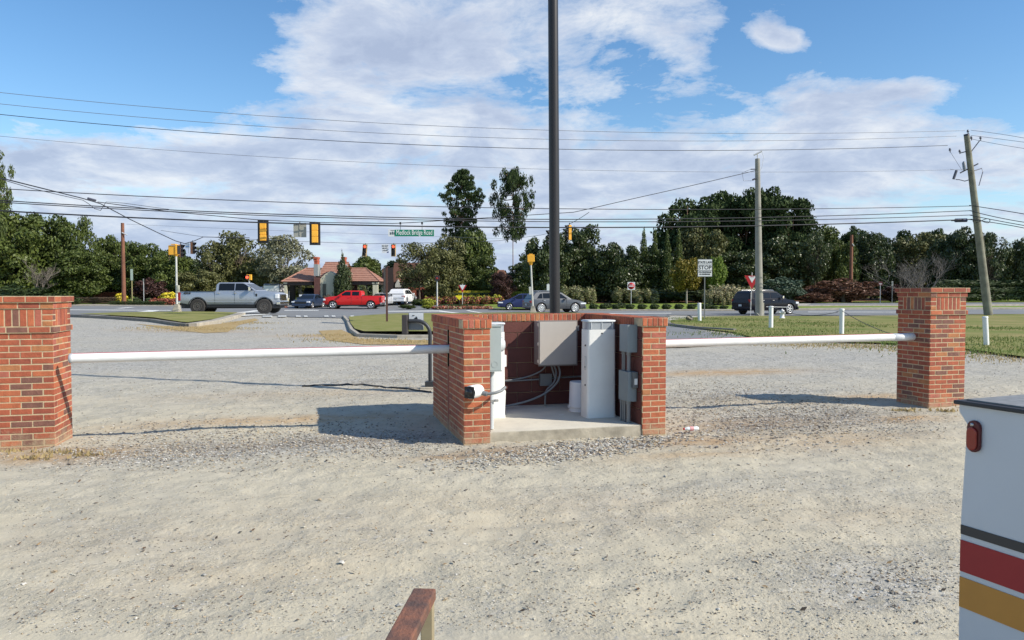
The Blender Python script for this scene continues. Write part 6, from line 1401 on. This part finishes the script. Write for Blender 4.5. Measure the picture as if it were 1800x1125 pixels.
shrub('yellow topped hedge in front of the garden wall behind the flowers', 838, 90, 509.5, 75, 'yellow', 'box', 'hedge', 'hedge', depth=.25)
shrub('green lower hedge under the yellow topped hedge', 838, 88.5, 513.5, 78, 'hedge', 'box', 'hedge', 'hedge', depth=.25)
shrub('lime green hedge under the dark reddish small tree', 915, 89, 511, 60, 'lime', 'box', 'hedge', 'hedge', depth=.25)
def bed(label, px0, px1, Y, ytop, n, mats_, w_=1.2):
    cl = []; r = np.random.default_rng(int(px0)); 
    for i in range(n):
        px = r.uniform(px0, px1); x = WX(px, Y); z0_ = zf(x, Y); Hh = ZY(ytop, Y)-z0_; cl.append((x, Y+r.uniform(-w_/2, w_/2), z0_+Hh*.55*r.uniform(.6, 1.1), .3, .3, Hh*.5))
    v, f = leaves(cl, n*110, .11, 3, inner=.5, out=.9); mi = np.repeat(r.choice(len(mats_), n), 1); mi = r.choice(len(mats_), len(f)); me = np_mesh('flower_bed', v, f, [LM[q] for q in mats_], mi); o = bpy.data.objects.new('flower_bed', me); COL.objects.link(o); tag(o, label, 'flowers', kind='stuff')
bed('long bed of red and bronze flowers behind the lawn', 745, 885, 84, 522, 150, ['flower', 'redb', 'flower', 'lime', 'wine'], 2.0)
bed('yellow green plants along the top of the long flower bed', 800, 880, 85.5, 519, 50, ['lime', 'lime', 'yellow'], .8)
bed('low red flowers in the island at the kerb', 770, 862, 72.3, 538.5, 90, ['flower', 'flower', 'redb', 'pampas'], .9)
bed('red flowers behind the tail of the silver pickup', 268, 345, 79, 525, 90, ['flower', 'flower', 'redb'], 1.0)
bed('red leafed ground plants under the silver pickup', 390, 500, 78, 538, 40, ['redb', 'flower'], 1.0)
m = MB(); m.prism([(-.55, 1.05), (-.52, 1.20), (.52, 1.20), (.55, 1.05), (0, .35)], -.02, .02); 
t_ = thing('warning_sign', 'bright yellow downward pointing sign beside the small yield sign', 'road sign', (WX(807.5, 83), 83, zf(-5.7, 83)+.35), scale=(.7, 1, .6)); m.build('board', mat('bright_yellow', (.80, .66, .02), .5), t_, fixn=True); m = MB(); m.box((-.03, .021, -.4), (.03, .05, 1.1)); m.build('post', gpost, t_)
# bare trees
def bare(label, px, Y, ytop, wpx, seed, m_, nb, multi=1, depth=6, name='bare_tree'):
    r = random.Random(seed); tm = MB(); tw = MB(); x = WX(px, Y); z0_ = zf(x, Y); Hh = ZY(ytop, Y)-z0_; W = wpx/1350*Y/2
    def grow(p, d, L, r0, lev):
        n = 3; pts = [p]
        for k in range(n): d = (d+V3((r.uniform(-.22, .22), r.uniform(-.22, .22), r.uniform(-.1, .16)))).normalized(); pts.append(pts[-1]+d*L/n)
        (tm if lev < 2 else tw).tube(pts, [r0*(1-.35*k/n) for k in range(n+1)], 5 if lev < 2 else 3, cap=False)
        if lev >= depth: return
        for k in range(r.choice((2, 3)) if lev < depth-1 else 3):
            q = pts[r.choice((1, 2, 3, 3))]; d2 = (d+V3((r.uniform(-.9, .9), r.uniform(-.9, .9), r.uniform(-.25, .7)))).normalized(); grow(q, d2, L*r.uniform(.66, .86), r0*.62, lev+1)
    for k in range(multi):
        a = 6.28*k/multi+r.uniform(0, .5); sp_ = .0 if multi == 1 else .75
        grow(V3((.1*math.cos(a)*(multi > 1), .1*math.sin(a)*(multi > 1), 0)), V3((sp_*math.cos(a), sp_*math.sin(a)*.7, 1)).normalized(), .34, .03 if multi == 1 else .013, 0)
    V_ = np.array(tm.v+tw.v); mx = np.abs(V_[:, :2]).max(); mz = V_[:, 2].max()
    t_ = thing(name, label, 'tree', (x, Y, z0_), 0, scale=(W/mx, W/mx, Hh/mz)); tm.build('trunk', m_, t_); tw.build('branches', m_, t_); return t_
bare('bare leafless grey tree in front of the green trees on the left', 73, 79, 452, 75, 3, mat('twig_grey', (.17, .145, .115), .9), 3)
bare('wide leafless grey shrub with pale stems behind the right gate pillar', 1612, 84, 438, 170, 8, mat('twig_pale', (.17, .155, .14), .9), 3, multi=6, depth=6, name='bare_shrub')
# ================================================================ loose gravel
r = np.random.default_rng(17)
def stones_xy():
    pts = []
    def band(px, py, sx, sy, n, s0, s1, ang=0):
        a = r.normal(size=n)*sx; b = r.normal(size=n)*sy; pts.append(np.stack([px+a, py+b+a*ang, np.exp(r.uniform(np.log(s0), np.log(s1), n))], 1))
    band(1000, 792, 110, 8, 3600, .012, .040, -.12); band(1060, 784, 60, 7, 1100, .02, .05, -.12)
    band(460, 772, 170, 22, 5200, .011, .034); band(260, 800, 110, 14, 2200, .012, .03); band(690, 785, 70, 12, 1200, .01, .03)
    band(1330, 735, 110, 24, 4600, .012, .040); band(1240, 690, 60, 14, 1800, .012, .03); band(1450, 720, 60, 12, 900, .012, .035); band(1560, 745, 60, 12, 700, .012, .03)
    band(1600, 1020, 60, 22, 420, .008, .026); band(1370, 1010, 110, 30, 260, .006, .02); band(1250, 870, 170, 25, 900, .008, .02); band(700, 660, 60, 14, 1400, .012, .03); band(560, 690, 120, 20, 1500, .010, .024)
    n = 24000; px = r.uniform(0, 1700, n); py = 600+(r.random(n)**.8)*520; pts.append(np.stack([px, py, np.exp(r.uniform(np.log(.004), np.log(.016), n))], 1))
    n = 5000; px = r.uniform(100, 1800, n); py = r.uniform(572, 700, n); pts.append(np.stack([px, py, np.exp(r.uniform(np.log(.014), np.log(.03), n))], 1))
    n = 160; px = r.uniform(0, 1650, n); py = r.uniform(700, 1100, n); pts.append(np.stack([px, py, r.uniform(.018, .04, n)], 1))
    return np.concatenate(pts)
S_ = stones_xy(); S_ = S_[(S_[:, 1] > 560) & (S_[:, 1] < 1160)]
s = (S_[:, 1]-514)/1.62; X_ = (S_[:, 0]-900)/s; Y_ = 1350/s; sz = S_[:, 2]
# keep off the enclosure and pillars
du = (X_-EO.x)*Eu.x+(Y_-EO.y)*Eu.y; dv = (X_-EO.x)*Ev.x+(Y_-EO.y)*Ev.y
ok = ~((du > -.02) & (du < EW+.02) & (dv > .0) & (dv < EL+.02)) & (Y_ > 2.0)
ok &= ~((X_ > 5.3) & (X_ < 6.4) & (Y_ > 10.8) & (Y_ < 11.5)) & ~((X_ < -4.8) & (Y_ > 7.8) & (Y_ < 8.7))
X_, Y_, sz = X_[ok], Y_[ok], sz[ok]; n = len(X_)
b0 = np.array([(1,0,0),(0,1,0),(-1,0,0),(0,-1,0),(.2,.1,.8),(-.1,.1,-.6),(.6,.6,.35),(-.6,.55,.4),(-.6,-.6,.35),(.6,-.6,.4)], float)
fb = [(4,0,6),(4,6,1),(4,1,7),(4,7,2),(4,2,8),(4,8,3),(4,3,9),(4,9,0),(5,6,0),(5,1,6),(5,7,1),(5,2,7),(5,8,2),(5,3,8),(5,9,3),(5,0,9)]
V_ = b0[None]*(1+.35*r.uniform(-1, 1, (n, 10, 3))); th_ = r.uniform(0, 6.28, n); el = r.uniform(-.4, .4, n)
V_ = V_*np.stack([r.uniform(.8, 1.3, n), r.uniform(.6, 1.0, n), r.uniform(.45, .8, n)], 1)[:, None, :]*(sz/2)[:, None, None]
c_, s_ = np.cos(th_)[:, None], np.sin(th_)[:, None]; vx = V_[..., 0]*c_-V_[..., 1]*s_; vy = V_[..., 0]*s_+V_[..., 1]*c_; vz = V_[..., 2]+vx*np.sin(el)[:, None]
zz0 = gz_near(X_, Y_)
co = np.stack([vx+X_[:, None], vy+Y_[:, None], vz+(zz0+sz*.10)[:, None]], -1).reshape(-1, 3)
fc = (np.array(fb)[None]+(np.arange(n)*10)[:, None, None]).reshape(-1, 3)
mi = np.repeat(r.choice(5, n, p=[.30, .12, .22, .20, .16]), 16)
gm_ = [mat('stone_grey', (.36, .345, .31), .9), mat('stone_white', (.57, .54, .48), .85), mat('stone_dark', (.16, .14, .12), .9), mat('stone_tan', (.42, .33, .22), .9), mat('stone_dust', (.45, .42, .34), .95)]
me = np_mesh('loose_gravel', co, fc, gm_, mi); o = bpy.data.objects.new('loose_gravel', me); COL.objects.link(o); tag(o, 'loose grey and tan gravel stones scattered over the lot', 'gravel', kind='stuff')
# grass blades on the near verges
def blades(label, pts, n, h, lm2, seed):
    r = np.random.default_rng(seed); P = np.array(pts); k = r.integers(0, len(P), n); x = P[k, 0]+r.normal(size=n)*P[k, 2]; y = P[k, 1]+r.normal(size=n)*P[k, 3]
    z = zfa(x, y)+P[k, 4]; hh = h*(.5+r.random(n)); a = r.uniform(0, 6.28, n); w2 = .012+.008*r.random(n); lx, ly = r.normal(size=n)*.35*hh, r.normal(size=n)*.35*hh
    v = np.stack([np.stack([x-np.cos(a)*w2, y-np.sin(a)*w2, z-.01], 1), np.stack([x+np.cos(a)*w2, y+np.sin(a)*w2, z-.01], 1), np.stack([x+lx, y+ly, z+hh], 1)], 1).reshape(-1, 3)
    me = np_mesh('grass_blades', v, np.arange(3*n).reshape(-1, 3), [lm2]); o = bpy.data.objects.new('grass_blades', me); COL.objects.link(o); tag(o, label, 'grass', kind='stuff')
lg = leafmat('blade_green', (.10, .16, .03), (.20, .24, .06), tr=.3); ldry = leafmat('blade_dry', (.34, .25, .11), (.50, .40, .20), tr=.3)
pts = []
for px, py in [(1190, 568), (1240, 562), (1300, 575), (1340, 590), (1400, 585), (1450, 598), (1500, 600), (1560, 600), (1720, 612), (1790, 622), (1760, 600), (1500, 575), (1420, 570), (1330, 565), (1750, 580)]:
    q = G(px, py); pts.append((*q, 1.6, 1.0, .06))
blades('tufts of grass on the right lawn', pts, 12000, .06, lg, 4)
pts = [(*G(px, py), .9, .6, .0) for px, py in [(1330, 602), (1400, 606), (1480, 608), (1560, 611), (1650, 616), (1700, 622), (1780, 632), (1250, 586), (345, 580), (300, 577), (400, 578), (430, 568), (590, 590), (620, 598), (700, 601), (770, 603)]]
blades('dry grass and leaves along the lawn edges', pts, 9000, .05, ldry, 6)
pts = [(x, y, .10, .06, .0) for x, y in [gpix(20, 797), gpix(100, 797), gpix(150, 800), gpix(1600, 722), gpix(1660, 722), gpix(1700, 715), gpix(60, 805)]]
blades('short dry grass at the feet of the brick pillars', pts, 260, .03, ldry, 8)

# fallen leaves and twigs on the lot
n = 750; px = r.uniform(0, 1690, n); py = 620+r.random(n)**1.1*480
k = r.random(n) < .45; px[k] = r.choice([1000, 1330, 450, 1560, 330, 1230], k.sum())+r.normal(size=k.sum())*90; py[k] = 765+r.normal(size=k.sum())*28
s = (py-514)/1.62; x = (px-900)/s; y = 1350/s
du = (x-EO.x)*Eu.x+(y-EO.y)*Eu.y; dv = (x-EO.x)*Ev.x+(y-EO.y)*Ev.y
ok = ~((du > -.05) & (du < EW+.05) & (dv > -.03) & (dv < EL+.02)); x, y = x[ok], y[ok]; n = len(x); z = gz_near(x, y)+.008
L_ = r.uniform(.012, .045, n); a = r.uniform(0, 6.28, n); W_ = L_*r.uniform(.12, .6, n); e = r.uniform(-.3, .9, n)*L_*.5
v = np.stack([np.stack([x-np.cos(a)*L_*.5, y-np.sin(a)*L_*.5, z], 1), np.stack([x-np.sin(a)*W_*.5, y+np.cos(a)*W_*.5, z+.004+e*.4], 1), np.stack([x+np.cos(a)*L_*.5, y+np.sin(a)*L_*.5, z+np.abs(e)], 1), np.stack([x+np.sin(a)*W_*.5, y-np.cos(a)*W_*.5, z+.002], 1)], 1).reshape(-1, 3)
me = np_mesh('leaf_litter', v, np.arange(4*n).reshape(-1, 4), [mat('litter_brown', (.13, .075, .04), .9), mat('litter_dark', (.05, .038, .028), .9), mat('litter_tan', (.30, .20, .10), .9)], r.choice(3, n, p=[.45, .35, .2]))
o = bpy.data.objects.new('leaf_litter', me); COL.objects.link(o); tag(o, 'small dry leaves and twigs scattered on the gravel', 'leaf litter', kind='stuff')
